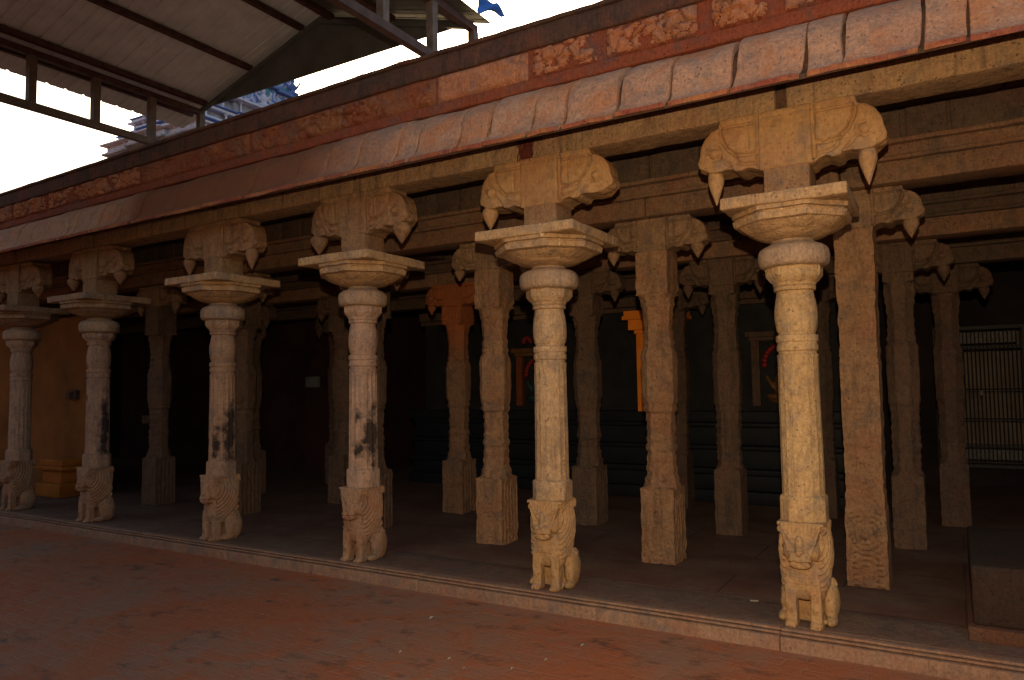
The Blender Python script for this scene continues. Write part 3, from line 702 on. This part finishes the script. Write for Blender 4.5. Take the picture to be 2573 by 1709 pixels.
# ceiling slabs, inner entablatures
mb = MB()
for y0, y1, z in ((5.34, 6.5, 3.63), (6.45, 7.9, 3.50), (7.85, 9.4, 3.42), (9.35, 13.4, 3.36)):
    x = -17
    while x < 5:
        wd = random.uniform(.5, .8); rbox(mb, x, min(5, x + wd - .012), y0, y1 - .01, z, z + .2, .012, .3, .004); x += wd
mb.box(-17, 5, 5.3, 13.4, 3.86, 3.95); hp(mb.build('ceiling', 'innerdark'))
def entab(y, z0, mats, h=.5, wid=.30, top=3.62):
    e = MB(); xj = [-17, -14.5, -12.6, -10.9, -9.3, -7.6, -5.7, -3.9, -2.3, -.7, .9, 2.5, 5]
    for a, b in zip(xj, xj[1:]): rbox(e, a + .004, b - .004, y - wid / 2, y + wid / 2, z0, z0 + .165, .012, .12, .005, 6)
    o1 = e.build('inner_beam', mats[0]); hp(o1)
    e = MB(); rbox(e, -17, 5, y - wid / 2 - .028, y + wid / 2 + .028, z0 + .168, z0 + .20, .008, .2, .003)
    rbox(e, -17, 5, y - wid / 2 - .008, y + wid / 2 + .008, z0 + .202, z0 + .285, .01, .15, .005); rbox(e, -17, 5, y - wid / 2 - .045, y + wid / 2 + .045, z0 + .288, z0 + .325, .012, .15, .006)
    hp(e.build('inner_moulding', mats[1]))
    e = MB(); x = -17
    while x < 5:
        wd = random.uniform(.28, .52); rbox(e, x, min(5, x + wd - random.uniform(.01, .04)), y - wid / 2 + .02 + random.uniform(0, .02), y + wid / 2, z0 + .327, top, .015, .12, .007); x += wd
    e.box(-17, 5, y - .09, y + .1, z0 + .33, top); hp(e.build('ceiling_course', mats[2]))
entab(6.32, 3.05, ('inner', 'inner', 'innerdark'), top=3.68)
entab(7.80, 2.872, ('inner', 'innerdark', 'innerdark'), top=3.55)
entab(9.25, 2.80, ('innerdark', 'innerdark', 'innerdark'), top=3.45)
# cross beams front to back over every second-row pillar
for x in (-.70, -2.28, -3.92, -5.68, -7.62, -9.35, .95, -11.2, -13):
    mb = MB(); rbox(mb, x - .13, x + .13, 6.52, 7.62, 3.20, 3.55, .012, .2, .004); rbox(mb, x - .13, x + .13, 8.0, 9.05, 3.05, 3.45, .012, .2, .004)
    hp(mb.build('cross_beam', 'innerdark'))
# walls
wm = plain('dark_back_plaster', (.022, .015, .017), .9, .3, 1.5)  # near-black even tone for the rear walls
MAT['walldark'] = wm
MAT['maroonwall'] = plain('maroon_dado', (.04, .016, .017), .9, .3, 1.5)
mb = MB(); mb.box(-17, -.24, 12.9, 13.3, 0, 3.5); mb.box(.88, 5, 12.9, 13.3, 0, 3.5); mb.box(-.24, .88, 12.9, 13.3, 2.35, 3.5); mb.box(-.24, .88, 12.9, 13.3, 0, .3)
mb.box(-17.2, -17, 5.3, 13.3, -.15, 4.1); mb.box(5, 5.2, 5.3, 13.3, -.15, 4.1); hp(mb.build('back_and_blocker_walls', 'walldark'))  # both end walls are unseen, added to keep sky light out
mb = MB(); mb.box(-16.9, -9.9, 10.2, 12.8, 0, 3.3); hp(mb.build('side_chamber_wall', 'maroonwall'))
# sanctum block with dark blue-black base courses and painted niches
san = empty('shrine', (-3.4, 10.4, 0)); tag(san, 'dark inner shrine block with bluish base courses and painted niches, deep in the hall', 'shrine')
def sp(o): o.parent = san; o.location = -Vector(san.location); return o
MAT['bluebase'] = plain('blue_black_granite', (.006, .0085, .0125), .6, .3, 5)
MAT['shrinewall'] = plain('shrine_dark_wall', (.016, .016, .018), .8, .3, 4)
e = MB()
for z0, z1, dy in ((0, .16, 0), (.165, .36, .05), (.365, .44, .02), (.445, .68, .08), (.685, .74, .04), (.745, .98, .09), (.985, 1.04, .05), (1.045, 1.19, .02)):
    rbox(e, -7.9 + dy, -1.0 - dy, 9.75 + dy, 12.5, z0, z1, .01, .5, .003)
sp(e.build('base_courses', 'bluebase'))
e = MB(); e.box(-7.7, -1.2, 9.98, 12.5, 1.19, 3.35)
sp(e.build('shrine_wall', 'shrinewall'))
e = MB(); e.box(-7.72, -1.18, 9.88, 9.98, 2.6, 2.66); e.box(-7.72, -1.18, 9.84, 9.98, 2.67, 2.80); sp(e.build('ledge', 'innerdark'))
MAT['p_red'] = plain('enamel_red', (.24, .02, .014), .5, .2, 20); MAT['p_orange'] = plain('enamel_orange', (.17, .045, .01), .5, .2, 10)
MAT['p_teal'] = plain('paint_teal', (.022, .055, .065), .6, .3, 12); MAT['p_green'] = plain('paint_green', (.05, .085, .03), .6, .3, 12); MAT['p_gold'] = plain('paint_ochre', (.14, .065, .022), .5, .25, 14)
def niche(x, wd, z0, z1, fig, dim=1.0):
    n = MB(); y = 9.90
    n.box(x - wd / 2 - .12, x + wd / 2 + .12, y + .05, y + .09, z0 - .02, z1)
    fr = sp(n.build('niche', 'shrinewall'))
    for q in (-1, 1):
        n = MB(); n.box(x + q * (wd / 2 + .05) - .05, x + q * (wd / 2 + .05) + .05, y - .03, y + .05, z0, z1); o = n.build('jamb', 'p_orange' if dim == 1 else 'innerdark'); o.parent = fr
    n = MB(); n.box(x - wd / 2 - .16, x + wd / 2 + .16, y - .08, y + .1, z1 + .055, z1 + .12); n.box(x - wd / 2 - .12, x + wd / 2 + .12, y - .04, y + .1, z1 + .003, z1 + .052)
    o = n.build('lintel', 'p_gold' if dim == 1 else 'innerdark'); o.parent = fr
    n = MB()          # arch of scalloped petals
    for k in range(15):
        t = PI * k / 14; c = (x - wd * .40 * math.cos(t), y + .03, z1 - wd * .62 + wd * .5 * math.sin(t))
        b2 = bmesh.new(); ellip(b2, c, (.035, .03, .035), seg=8); b2.verts.index_update(); n.add([tuple(q.co) for q in b2.verts], [tuple(q.index for q in f.verts) for f in b2.faces]); b2.free()
    o = n.build('arch', 'p_red'); o.parent = fr
    # seated stucco figure: legs, torso, head, arms as one worn lump
    b2 = bmesh.new(); h = z1 - z0
    ellip(b2, (x, y + .03, z0 + .10), (wd * .36, .07, .075)); ellip(b2, (x, y + .04, z0 + .27), (wd * .19, .055, .17)); ellip(b2, (x, y + .03, z0 + .49), (.055, .055, .07)); ellip(b2, (x, y + .04, z0 + .585), (.04, .04, .06))
    for s in (-1, 1): ellip(b2, (x + s * wd * .26, y + .02, z0 + .30), (.03, .035, .12), (0, s * .5, 0), 10); ellip(b2, (x + s * wd * .2, y - .02, z0 + .12), (.09, .04, .04), (0, 0, s * .4), 10)
    me = fuse(b2, 'figure', .012, 2); me.materials.append(MAT[fig]); o = bpy.data.objects.new('figure', me); C.objects.link(o); o.parent = fr
    return fr
niche(-5.52, .46, 1.26, 2.02, 'p_teal'); niche(-1.92, .5, 1.26, 2.1, 'p_gold', .5)
for x in (-5.63, -5.40):
    n = MB()
    for k in range(7):
        t = PI * k / 6; b2 = bmesh.new(); ellip(b2, (x + .06 * math.cos(t), 9.84, 2.24 + .06 * math.sin(t)), (.03, .025, .03), seg=8); b2.verts.index_update()
        n.add([tuple(q.co) for q in b2.verts], [tuple(q.index for q in f.verts) for f in b2.faces]); b2.free()
    sp(n.build('lotus_ornament', 'p_red'))
# bright orange pilaster with spreading capital
pi_ = empty('shrine_pilaster', (-3.46, 9.5, 0)); tag(pi_, 'bright orange painted pilaster with spreading capital, seen behind the square pillar between the brightest two', 'pilaster')
MAT['orangebright'] = plain('bright_orange_limewash', (.75, .22, .02), .7, .12, 4)
n = MB(); n.box(-.26, .24, .02, .4, 1.195, 2.25); n.build('shaft', 'orangebright', pi_)
n = MB(); n.box(-.27, .27, -.03, .4, 2.252, 2.30); n.box(-.33, .33, -.09, .4, 2.301, 2.44); n.box(-.40, .40, -.14, .4, 2.441, 2.49); n.box(-.38, .38, -.12, .4, 2.491, 2.56); n.build('capital', 'orangebright', pi_)
# barred door at the far right, with a pale corridor behind it
MAT['steel'] = plain('dull_painted_steel', (.09, .085, .085), .5, .3, 20, .3); MAT['curtain'] = plain('pale_brown_wall', (.19, .15, .125), .9, .2, 3)
MAT['blacksteel'] = plain('black_painted_steel', (.018, .017, .018), .5, .2, 20)
gd = empty('barred_door', (.32, 12.5, 0)); tag(gd, 'tall barred metal door with many thin bars, at the far right of the hall', 'door')
n = MB()
for xx in (-.54, .54): n.bar((xx, 0, .3), (xx, 0, 2.32), .06)
for zz in (.33, .62, 2.30, 2.02): n.bar((-.54, 0, zz), (.54, 0, zz), .05)
n.build('frame', 'blacksteel', gd)
for k in range(21):
    n = MB(); x = -.49 + .98 * k / 20; n.bar((x, -.03, .34), (x, -.03, 2.28), .016, n=8); n.build('bar', 'blacksteel', gd)
n = MB()
for zz in (1.0, 1.42): n.bar((-.52, -.045, zz), (.52, -.045, zz), .02, n=8)
n.build('crossbar', 'blacksteel', gd)
n = MB(); n.box(-.45, .45, .04, .06, .42, .56); n.box(-.45, .45, .04, .06, 2.08, 2.24); n.build('kick_plate', 'steel', gd)
n = MB(); n.box(-.02, .02, -.05, -.02, 1.33, 1.40); n.build('lock', 'steel', gd)
n = MB(); n.box(-1.0, 1.9, 13.9, 14.1, 0, 3.3); n.box(-1.2, -1.0, 13.3, 14.1, 0, 3.3); n.box(1.7, 1.9, 13.3, 14.1, 0, 3.3); n.box(-1.2, 1.9, 13.3, 14.1, 3.3, 3.4); hp(n.build('corridor_wall', 'curtain'))
# orange walls at the left end
MAT['ochre'] = plain('ochre_limewash', (.24, .09, .02), .85, .25, 1.2); MAT['ochre2'] = plain('ochre_limewash_bright', (.34, .115, .015), .85, .2, 2)
ow = empty('shrine_wall_ochre', (-12.4, 6.6, 0)); ow.name = 'side_shrine'; tag(ow, 'small ochre orange side shrine at the left end, behind the dimmest lion pillar', 'shrine')
n = MB(); rbox(n, -2.6, 1.22, -.3, -.05, 0, 2.75, .02, .4, .004); n.build('wall', 'ochre', ow)
n = MB(); rbox(n, .28, .95, -.62, -.3, 0, .20, .015, .1, .003); rbox(n, .36, .88, -.56, -.3, .2, .40, .015, .1, .003); rbox(n, .22, 1.0, -.62, -.3, .40, .46, .015, .1, .003); rbox(n, .30, .94, -.58, -.3, .46, .56, .015, .1, .003)
n.build('pedestal', 'ochre2', ow)
n = MB(); n.box(.62, .86, -.36, -.30, 1.46, 1.60); n.box(.70, .80, -.42, -.36, 1.49, 1.57); n.build('switch_box', 'innerdark', ow)
# pale notice plate on the maroon chamber wall
sg = MB(); sg.box(-.26, .26, -.012, .012, -.09, .09); o = sg.build('notice_plate', plain('faded_plate', (.22, .16, .10), .7)); o.location = (-15.75, 10.17, .93)
tag(o, 'small blank pale notice plate on the dark wall behind the second pillar', 'sign')
sg = MB(); sg.box(-.16, .16, -.03, .03, -.1, .1); sg.box(-.13, .13, -.036, -.03, -.07, .07); o = sg.build('meter_box', plain('grey_box', (.16, .17, .18), .5)); o.location = (-10.55, 10.15, 1.7)
tag(o, 'small pale grey box high on the dark back wall between the two sooty pillars', 'box')
# dark masonry bench / wall end on the right
MAT['benchdark'] = stone('bench_blackish', (.034, .023, .017), (.020, .014, .012), (.042, .028, .020), red=(.048, .022, .014), redamt=.5, streak=.4)
bn = empty('masonry_platform', (.9, 5.7, 0)); tag(bn, 'dark masonry platform end with red-edged foot moulding, bottom right corner', 'platform')
n = MB(); rbox(n, -.87, 1.2, -.40, 1.0,   .085, .44, .02, .1, .004); n.build('body', 'benchdark', bn)
n = MB(); rbox(n, -.90, 1.2, -.45, 1.0, 0, .085, .012, .1, .003); n.build('foot_moulding', stone('foot_red', (.10, .052, .035), (.05, .03, .024), (.13, .065, .04), red=(.14, .05, .025), redamt=.6, streak=0), bn)

# ------------------------------------------------------------------ dried red fibres in the beam joint over the pale pillar
n = MB(); r2 = random.Random(3)
for k in range(46):
    x0 = r2.uniform(-.055, .05); sgn = r2.uniform(-1, 1); L = r2.uniform(.10, .23); pts = []
    for t in range(6):
        u = t / 5; pts.append((x0 * (1 + .6 * u) + sgn * .02 * math.sin(u * 5), -.012 - .02 * u * r2.random() - .01 * r2.random(), -L * u))
    for a, b in zip(pts, pts[1:]): n.bar(a, b, r2.uniform(.003, .009), n=5)
for s in (-1, 1):
    b2 = bmesh.new(); ellip(b2, (s * .018, -.008, -.06), (.026, .014, .085), (0, s * .2, 0), 10); ellip(b2, (s * .01, -.012, -.17), (.04, .016, .05), seg=10); b2.verts.index_update()
    n.add([tuple(q.co) for q in b2.verts], [tuple(q.index for q in f.verts) for f in b2.faces]); b2.free()
o = n.build('dried_garland', 'cloth_red'); o.location = (-2.86, 5.075, 3.585); o.rotation_euler = (0, .1, 0)
tag(o, 'dark red dried garland fibres hanging in the beam joint above the pale lion pillar', 'garland')
# weeds on the parapet
def weed(px, label, n_, h, seed):
    r = random.Random(seed); m = MB()
    for k in range(n_):
        a = r.uniform(0, 2 * PI); L = h * r.uniform(.4, 1); lean = r.uniform(.05, .45); p = Vector((r.uniform(-.03, .03), r.uniform(-.02, .02), -.005)); q = p
        for t in range(4):
            nx = q + Vector((math.cos(a) * lean * L / 4 * (t + 1) * .5, math.sin(a) * lean * L / 8, L / 4)); m.bar(q, nx, .0035 * (1 - t * .2), n=4); q = nx
    o = m.build('dry_weed', plain('dry_stalk', (.10, .07, .04), .9)); o.location = (px, 5.02, 4.436); tag(o, label, 'weed', 'weeds sprouting from the parapet')
weed(-4.15, 'tallest dry weed sprouting on the parapet below the shed opening', 9, .17, 1); weed(-4.58, 'smaller dry weed on the parapet, left of the tallest one', 6, .10, 2)

# ------------------------------------------------------------------ sheet-metal shed
MAT['rust'] = plain('brown_painted_steel', (.085, .045, .038), .6, .3, 8); MAT['greysteel'] = plain('grey_brown_steel', (.15, .115, .09), .6, .25, 8)
MAT['sheet'] = plain('galvanised_sheet_underside', (.52, .60, .68), .6, .10, 3, .0); MAT['gable'] = plain('dark_green_sheet', (.10, .118, .125), .6, .2, 2)
sh = empty('metal_shed', (-8.05, 5, 0)); tag(sh, 'pitched sheet-metal shed roof on brown steel trusses at top left', 'shed')
sx0, sz0 = -8.05, 5.0
def SP(x, y, z): return (x - sx0, y - sz0, z)
YE, YB = 7.85, -6.5; SL = .30; zr = 7.25
def roofz(x): return zr - SL * abs(x - sx0)
for side, xe in ((-1, -11.52), (1, -5.03)):
    n = MB(); pitch_ = .27; ys_ = []
    y = YB
    while y < YE + .02:
        ys_ += [(y, 0), (y + .03, .0), (y + .04, .018 if side < 0 else .004), (y + .07, .018 if side < 0 else .004), (y + .08, 0), (y + .165, 0), (y + .17, .006 if side < 0 else .002), (y + .18, .006 if side < 0 else .002), (y + .185, 0)]; y += pitch_
    V = []
    for (yy, h) in ys_:
        for x in (sx0, xe): V.append(SP(x, yy, roofz(x) + h)); V.append(SP(x, yy, roofz(x) + h + .004))
    Fc = []
    for k in range(len(ys_) - 1):
        a = k * 4; b = a + 4; Fc += [(a, b, b + 2, a + 2), (a + 1, a + 3, b + 3, b + 1), (a, a + 1, b + 1, b), (a + 2, b + 2, b + 3, a + 3)]
    n.add(V, Fc); n.build('roof_sheet', 'sheet' if side < 0 else 'gable', sh, smooth=False)
for x in (-11.02, -10.66, -9.53, -8.36, -7.74, -6.57, -5.44):
    n = MB(); n.bar(SP(x, YB, roofz(x) - .055), SP(x, YE - .03, roofz(x) - .055), .085 if abs(x + 8.05) < 2.9 else .06, .08); n.build('purlin', 'rust', sh)
for tx in (-10.77, -5.2):
    n = MB(); n.bar(SP(tx, YB, 5.52), SP(tx, YE, 5.52), .10, .10); n.build('bottom_chord', 'greysteel' if tx < -8 else 'rust', sh)
    n = MB(); n.bar(SP(tx, YB, roofz(tx) - .16), SP(tx, YE, roofz(tx) - .16), .09, .09); n.build('top_chord', 'rust', sh)
    k = YE - .05
    while k > YB:
        n = MB(); lo = 4.2 if k > 7 else 5.57; n.bar(SP(tx, k, lo), SP(tx, k, roofz(tx) - .205), .10, .10); n.build('truss_post', 'greysteel', sh); k -= .89
    n = MB(); n.bar(SP(tx - (.0 if tx < -8 else 0), YB + .3, -.15), SP(tx, YB + .3, 5.47), .12); n.build('column', 'greysteel', sh)
n = MB(); zb = 6.38
gp = [(-10.88, zb), (-5.22, zb), (-5.22, roofz(-5.22) - .02), (sx0, zr - .02), (-10.88, roofz(-10.88) - .02)]
V = [SP(x, YE + .01, z) for x, z in gp] + [SP(x, YE + .04, z) for x, z in gp]; n.add(V, [(0, 1, 2, 3, 4), (9, 8, 7, 6, 5)] + [(i, (i + 1) % 5, 5 + (i + 1) % 5, 5 + i) for i in range(5)]); n.build('gable_panel', 'gable', sh, smooth=False)
# inner rafters of the gable frame
n = MB(); n.bar(SP(-10.8, YE - .03, roofz(-10.8) - .12), SP(sx0, YE - .03, zr - .12), .06); n.bar(SP(-5.3, YE - .03, roofz(-5.3) - .12), SP(sx0, YE - .03, zr - .12), .06); n.build('gable_rafter', 'gable', sh)
# blue tarpaulin strip trailing from the shed's corner
n = MB(); V = []; K = 14
for i in range(K + 1):
    t = i / K; wdt = .13 * (1 - t) ** .5 + .02 * math.sin(t * 9) ; cx, cz = .56 * t, -.40 * t ** 1.1 - .05 * math.sin(t * 7)
    for j in range(5):
        s = (j - 2) / 2; V.append((cx - s * wdt * .5, .05 * math.sin(t * 8 + s * 2), cz - s * wdt))
Fc = [(i * 5 + j, i * 5 + j + 1, (i + 1) * 5 + j + 1, (i + 1) * 5 + j) for i in range(K) for j in range(4)]
n.add(V, Fc); o = n.build('tarpaulin_strip', plain('blue_tarpaulin', (.05, .18, .62), .45, .15, 12), ang=80); md = o.modifiers.new('thickness', 'SOLIDIFY'); md.thickness = .004
o.scale = (.72, .72, .72); o.location = (-5.20, 7.93, 6.66); tag(o, 'torn bright blue tarpaulin strip trailing from the shed roof corner', 'tarpaulin')

# ------------------------------------------------------------------ painted gateway tower behind
MAT['g_pale'] = plain('tower_lavender_limewash', (.52, .50, .58), .8, .12, 2); MAT['g_grey'] = plain('tower_weathered_grey', (.40, .38, .39), .85, .3, 3)
MAT['g_blue'] = plain('tower_blue', (.12, .18, .42), .7, .2, 4); MAT['g_teal'] = plain('tower_teal', (.16, .28, .30), .7, .3, 5); MAT['g_white'] = plain('tower_white', (.62, .60, .64), .8, .15, 4)
def scroll_mat():
    m, nt, b = node_mat('tower_scrollwork'); P = mapping(nt, (1, 1, 1))
    v = N(nt, "ShaderNodeTexVoronoi"); v.inputs['Scale'].default_value = 3.2; v.feature = 'SMOOTH_F1'; nt.links.new(P, v.inputs['Vector'])
    w_ = math_n(nt, 'FRACT', math_n(nt, 'MULTIPLY', v.outputs['Distance'], 5.0), 0)
    c = mix(nt, ramp(nt, w_, [(.45, 0.0), (.5, 1.0)]), (.13, .20, .44), (.46, .46, .54)); nz = noise_tex(nt, P, 1.3)
    c = mix(nt, ramp(nt, nz, [(.5, 0.0), (.56, .8)]), c, (.03, .20, .25)); nt.links.new(c, b.inputs['Base Color']); return m
MAT['g_scroll'] = scroll_mat()
gx, gy = -19.25, 15.0
gt = empty('gateway_tower', (gx, gy, 0)); tag(gt, 'pale lavender and blue painted temple gateway tower rising behind the parapet', 'tower')
tiers = [(0, 7.7, 2.0, 2.75, 'g_grey'), (7.7, 8.02, 1.9, 2.6, 'g_grey'), (8.02, 8.10, 2.12, 2.8, 'g_grey'), (8.10, 8.28, 2.0, 2.7, 'g_pale'), (8.28, 8.33, 2.2, 2.9, 'g_white'), (8.33, 8.56, 1.75, 2.5, 'g_pale'), (8.56, 8.60, 1.86, 2.6, 'g_blue'),
         (8.60, 8.67, 1.82, 2.56, 'g_white'), (8.67, 8.70, 1.72, 2.48, 'g_blue'), (8.70, 8.98, 1.42, 2.2, 'g_grey'), (8.98, 9.03, 1.62, 2.4, 'g_white'), (9.03, 9.12, 1.52, 2.32, 'g_pale'), (9.12, 9.16, 1.58, 2.36, 'g_blue'),
         (9.16, 9.62, 1.12, 2.0, 'g_grey'), (9.62, 9.70, 1.34, 2.15, 'g_white'), (9.70, 10.5, 1.05, 1.9, 'g_scroll'), (10.5, 10.6, 1.2, 2.0, 'g_blue'), (10.6, 11.5, .9, 1.75, 'g_scroll'), (11.5, 12.2, .7, 1.4, 'g_pale')]
for z0, z1, hx, hy, m in tiers:
    z0, z1 = (z0 + .55 if z0 > 0 else 0), z1 + .55; hx += .1 if z0 < 8.8 else 0; n = MB(); rbox(n, -hx, hx, -hy, hy, z0, z1 - .004, .02, .6, .006)
    if z0 > 7:      # projecting bays break the ledge lines
        rbox(n, -hx * .4, hx * .4, -hy - .12, hy + .12, z0 + .005, z1 - .01, .02, .6, .004); rbox(n, -hx - .12, hx + .12, -hy * .42, hy * .42, z0 + .005, z1 - .01, .02, .6, .004)
    n.build('tier' if z1 - z0 > .2 else 'ledge', m, gt)
for z, hx, hy, h in ((8.10, 2.05, 2.75, .18), (8.70, 1.60, 2.35, .28), (9.16, 1.35, 2.2, .46), (9.7, 1.2, 2.05, .5)):
    for k in range(7):
        for ax in (0, 1):
            zz = z + .55; t = -1 + 2 * (k + .5) / 7
            x, y = (hx - .06, t * hy) if ax else (t * hx, -hy + .06)
            n = MB(); turned(n, [(zz, .06), (zz + .03, .06), (zz + .035, .035), (zz + h - .05, .03), (zz + h - .045, .06), (zz + h - .005, .065)], 12, .0)
            n.v = [(a + x, b + y, c) for a, b, c in n.v]; n.build('colonnette', 'g_white', gt)
def statue(x, y, z, s, m):
    b2 = bmesh.new()
    ellip(b2, (0, 0, .12), (.16, .12, .13)); ellip(b2, (0, 0, .38), (.13, .10, .20)); ellip(b2, (0, 0, .66), (.085, .085, .10)); ellip(b2, (0, 0, .80), (.06, .06, .12))
    for q in (-1, 1): ellip(b2, (q * .19, 0, .42), (.045, .05, .17), (0, q * .45, 0)); ellip(b2, (q * .14, -.05, .1), (.10, .08, .07)); ellip(b2, (q * .27, -.02, .60), (.035, .035, .12), (0, -q * .4, 0))
    me = fuse(b2, 'statue', .03, 1); me.materials.append(MAT[m]); o = bpy.data.objects.new('statue', me); C.objects.link(o); o.parent = gt; o.location = (x, y, z + .55); o.scale = (s, s, s); o.rotation_euler = (0, 0, .9)
for x, y, z, s, m in ((1.25, 1.9, 9.70, .9, 'g_blue'), (1.3, 1.4, 9.7, .9, 'g_teal'), (1.05, 1.6, 10.6, .8, 'g_blue'), (1.1, .2, 10.6, .8, 'g_white'), (1.3, .2, 9.7, .8, 'g_pale'), (1.25, 2.15, 9.9, 1.0, 'g_blue'), (1.3, -.9, 9.7, .7, 'g_blue')): statue(x, y, z, s, m)

# ------------------------------------------------------------------ unseen walls added round the courtyard to block low sky light
MAT['blocker'] = stone('blocker_stone', (.22, .15, .11), (.10, .07, .055), (.26, .18, .13), red=(.20, .09, .06), redamt=.5, streak=.6)
for nm, (x0, x1, y0, y1), lab in (('a', (-19, 10, -9.6, -9.0), 'long plain unseen wall added to block low sky, facing the pillared hall across the courtyard'), ('b', (-19.6, -19.0, -9.6, 4.2), 'unseen wall added to block low sky at the far left end of the courtyard'), ('c', (9, 9.6, -9.6, 13), 'unseen wall added to block low sky at the right end of the courtyard')):
    n = MB(); rbox(n, x0, x1, y0, y1, -.3, 5.2, .05, 1.2, .02, 1); rbox(n, x0 - .1, x1 + .1, y0 - .1, y1 + .1, 5.21, 5.5, .04, 1.2, .02, 1)
    tag(n.build('sky_blocker_wall', 'blocker'), lab, 'wall')

# ------------------------------------------------------------------ litter
MAT['paper'] = plain('white_scrap', (.36, .30, .25), .8, .1, 20)
lit = [(-3.36, 4.41, .045, 1.2, 'long white paper scrap on the paving below the kerb'), (-2.14, 4.41, .035, .2, 'white paper scrap nearest the kerb, towards the right'), (-2.76, 3.80, .03, .4, 'white paper scrap low in the middle, left one of a pair'), (-2.59, 3.71, .03, -.2, 'bottommost white paper scrap in the middle foreground'),
       (-2.34, 3.85, .02, .3, 'tiny pale scrap at the bottom edge, right of the middle'), (-3.11, 3.75, .02, .9, 'tiny pale scrap on the paving left of the pair'), (-2.23, 4.07, .018, .3, 'tiny pale scrap on reddish paving right of the pair')]
for x, y, L, rz, lab in lit:
    n = MB(); m_ = 6; V = []
    for i in range(m_ + 1):
        t = i / m_ - .5
        for j in (-1, 0, 1): V.append((t * L, j * L * .16 * (1.1 - abs(t)), .006 + .006 * math.cos(t * 5 + j) + (.004 if j == 0 else 0)))
    n.add(V, [(i * 3 + j, i * 3 + j + 1, (i + 1) * 3 + j + 1, (i + 1) * 3 + j) for i in range(m_) for j in range(2)])
    o = n.build('paper_scrap', 'paper', ang=80); o.location = (x, y, -.126); o.rotation_euler = (0, 0, rz); tag(o, lab, 'litter', 'white scraps on the ground')
n = MB(); rbox(n, -.03, .03, -.013, .013, 0, .006, .003, .02, .002); o = n.build('paper_scrap', 'paper'); o.location = (-1.30, 5.48, .002); o.rotation_euler = (0, 0, .3)
tag(o, 'white scrap lying on the hall floor left of the nearest lion', 'litter', 'white scraps on the ground')
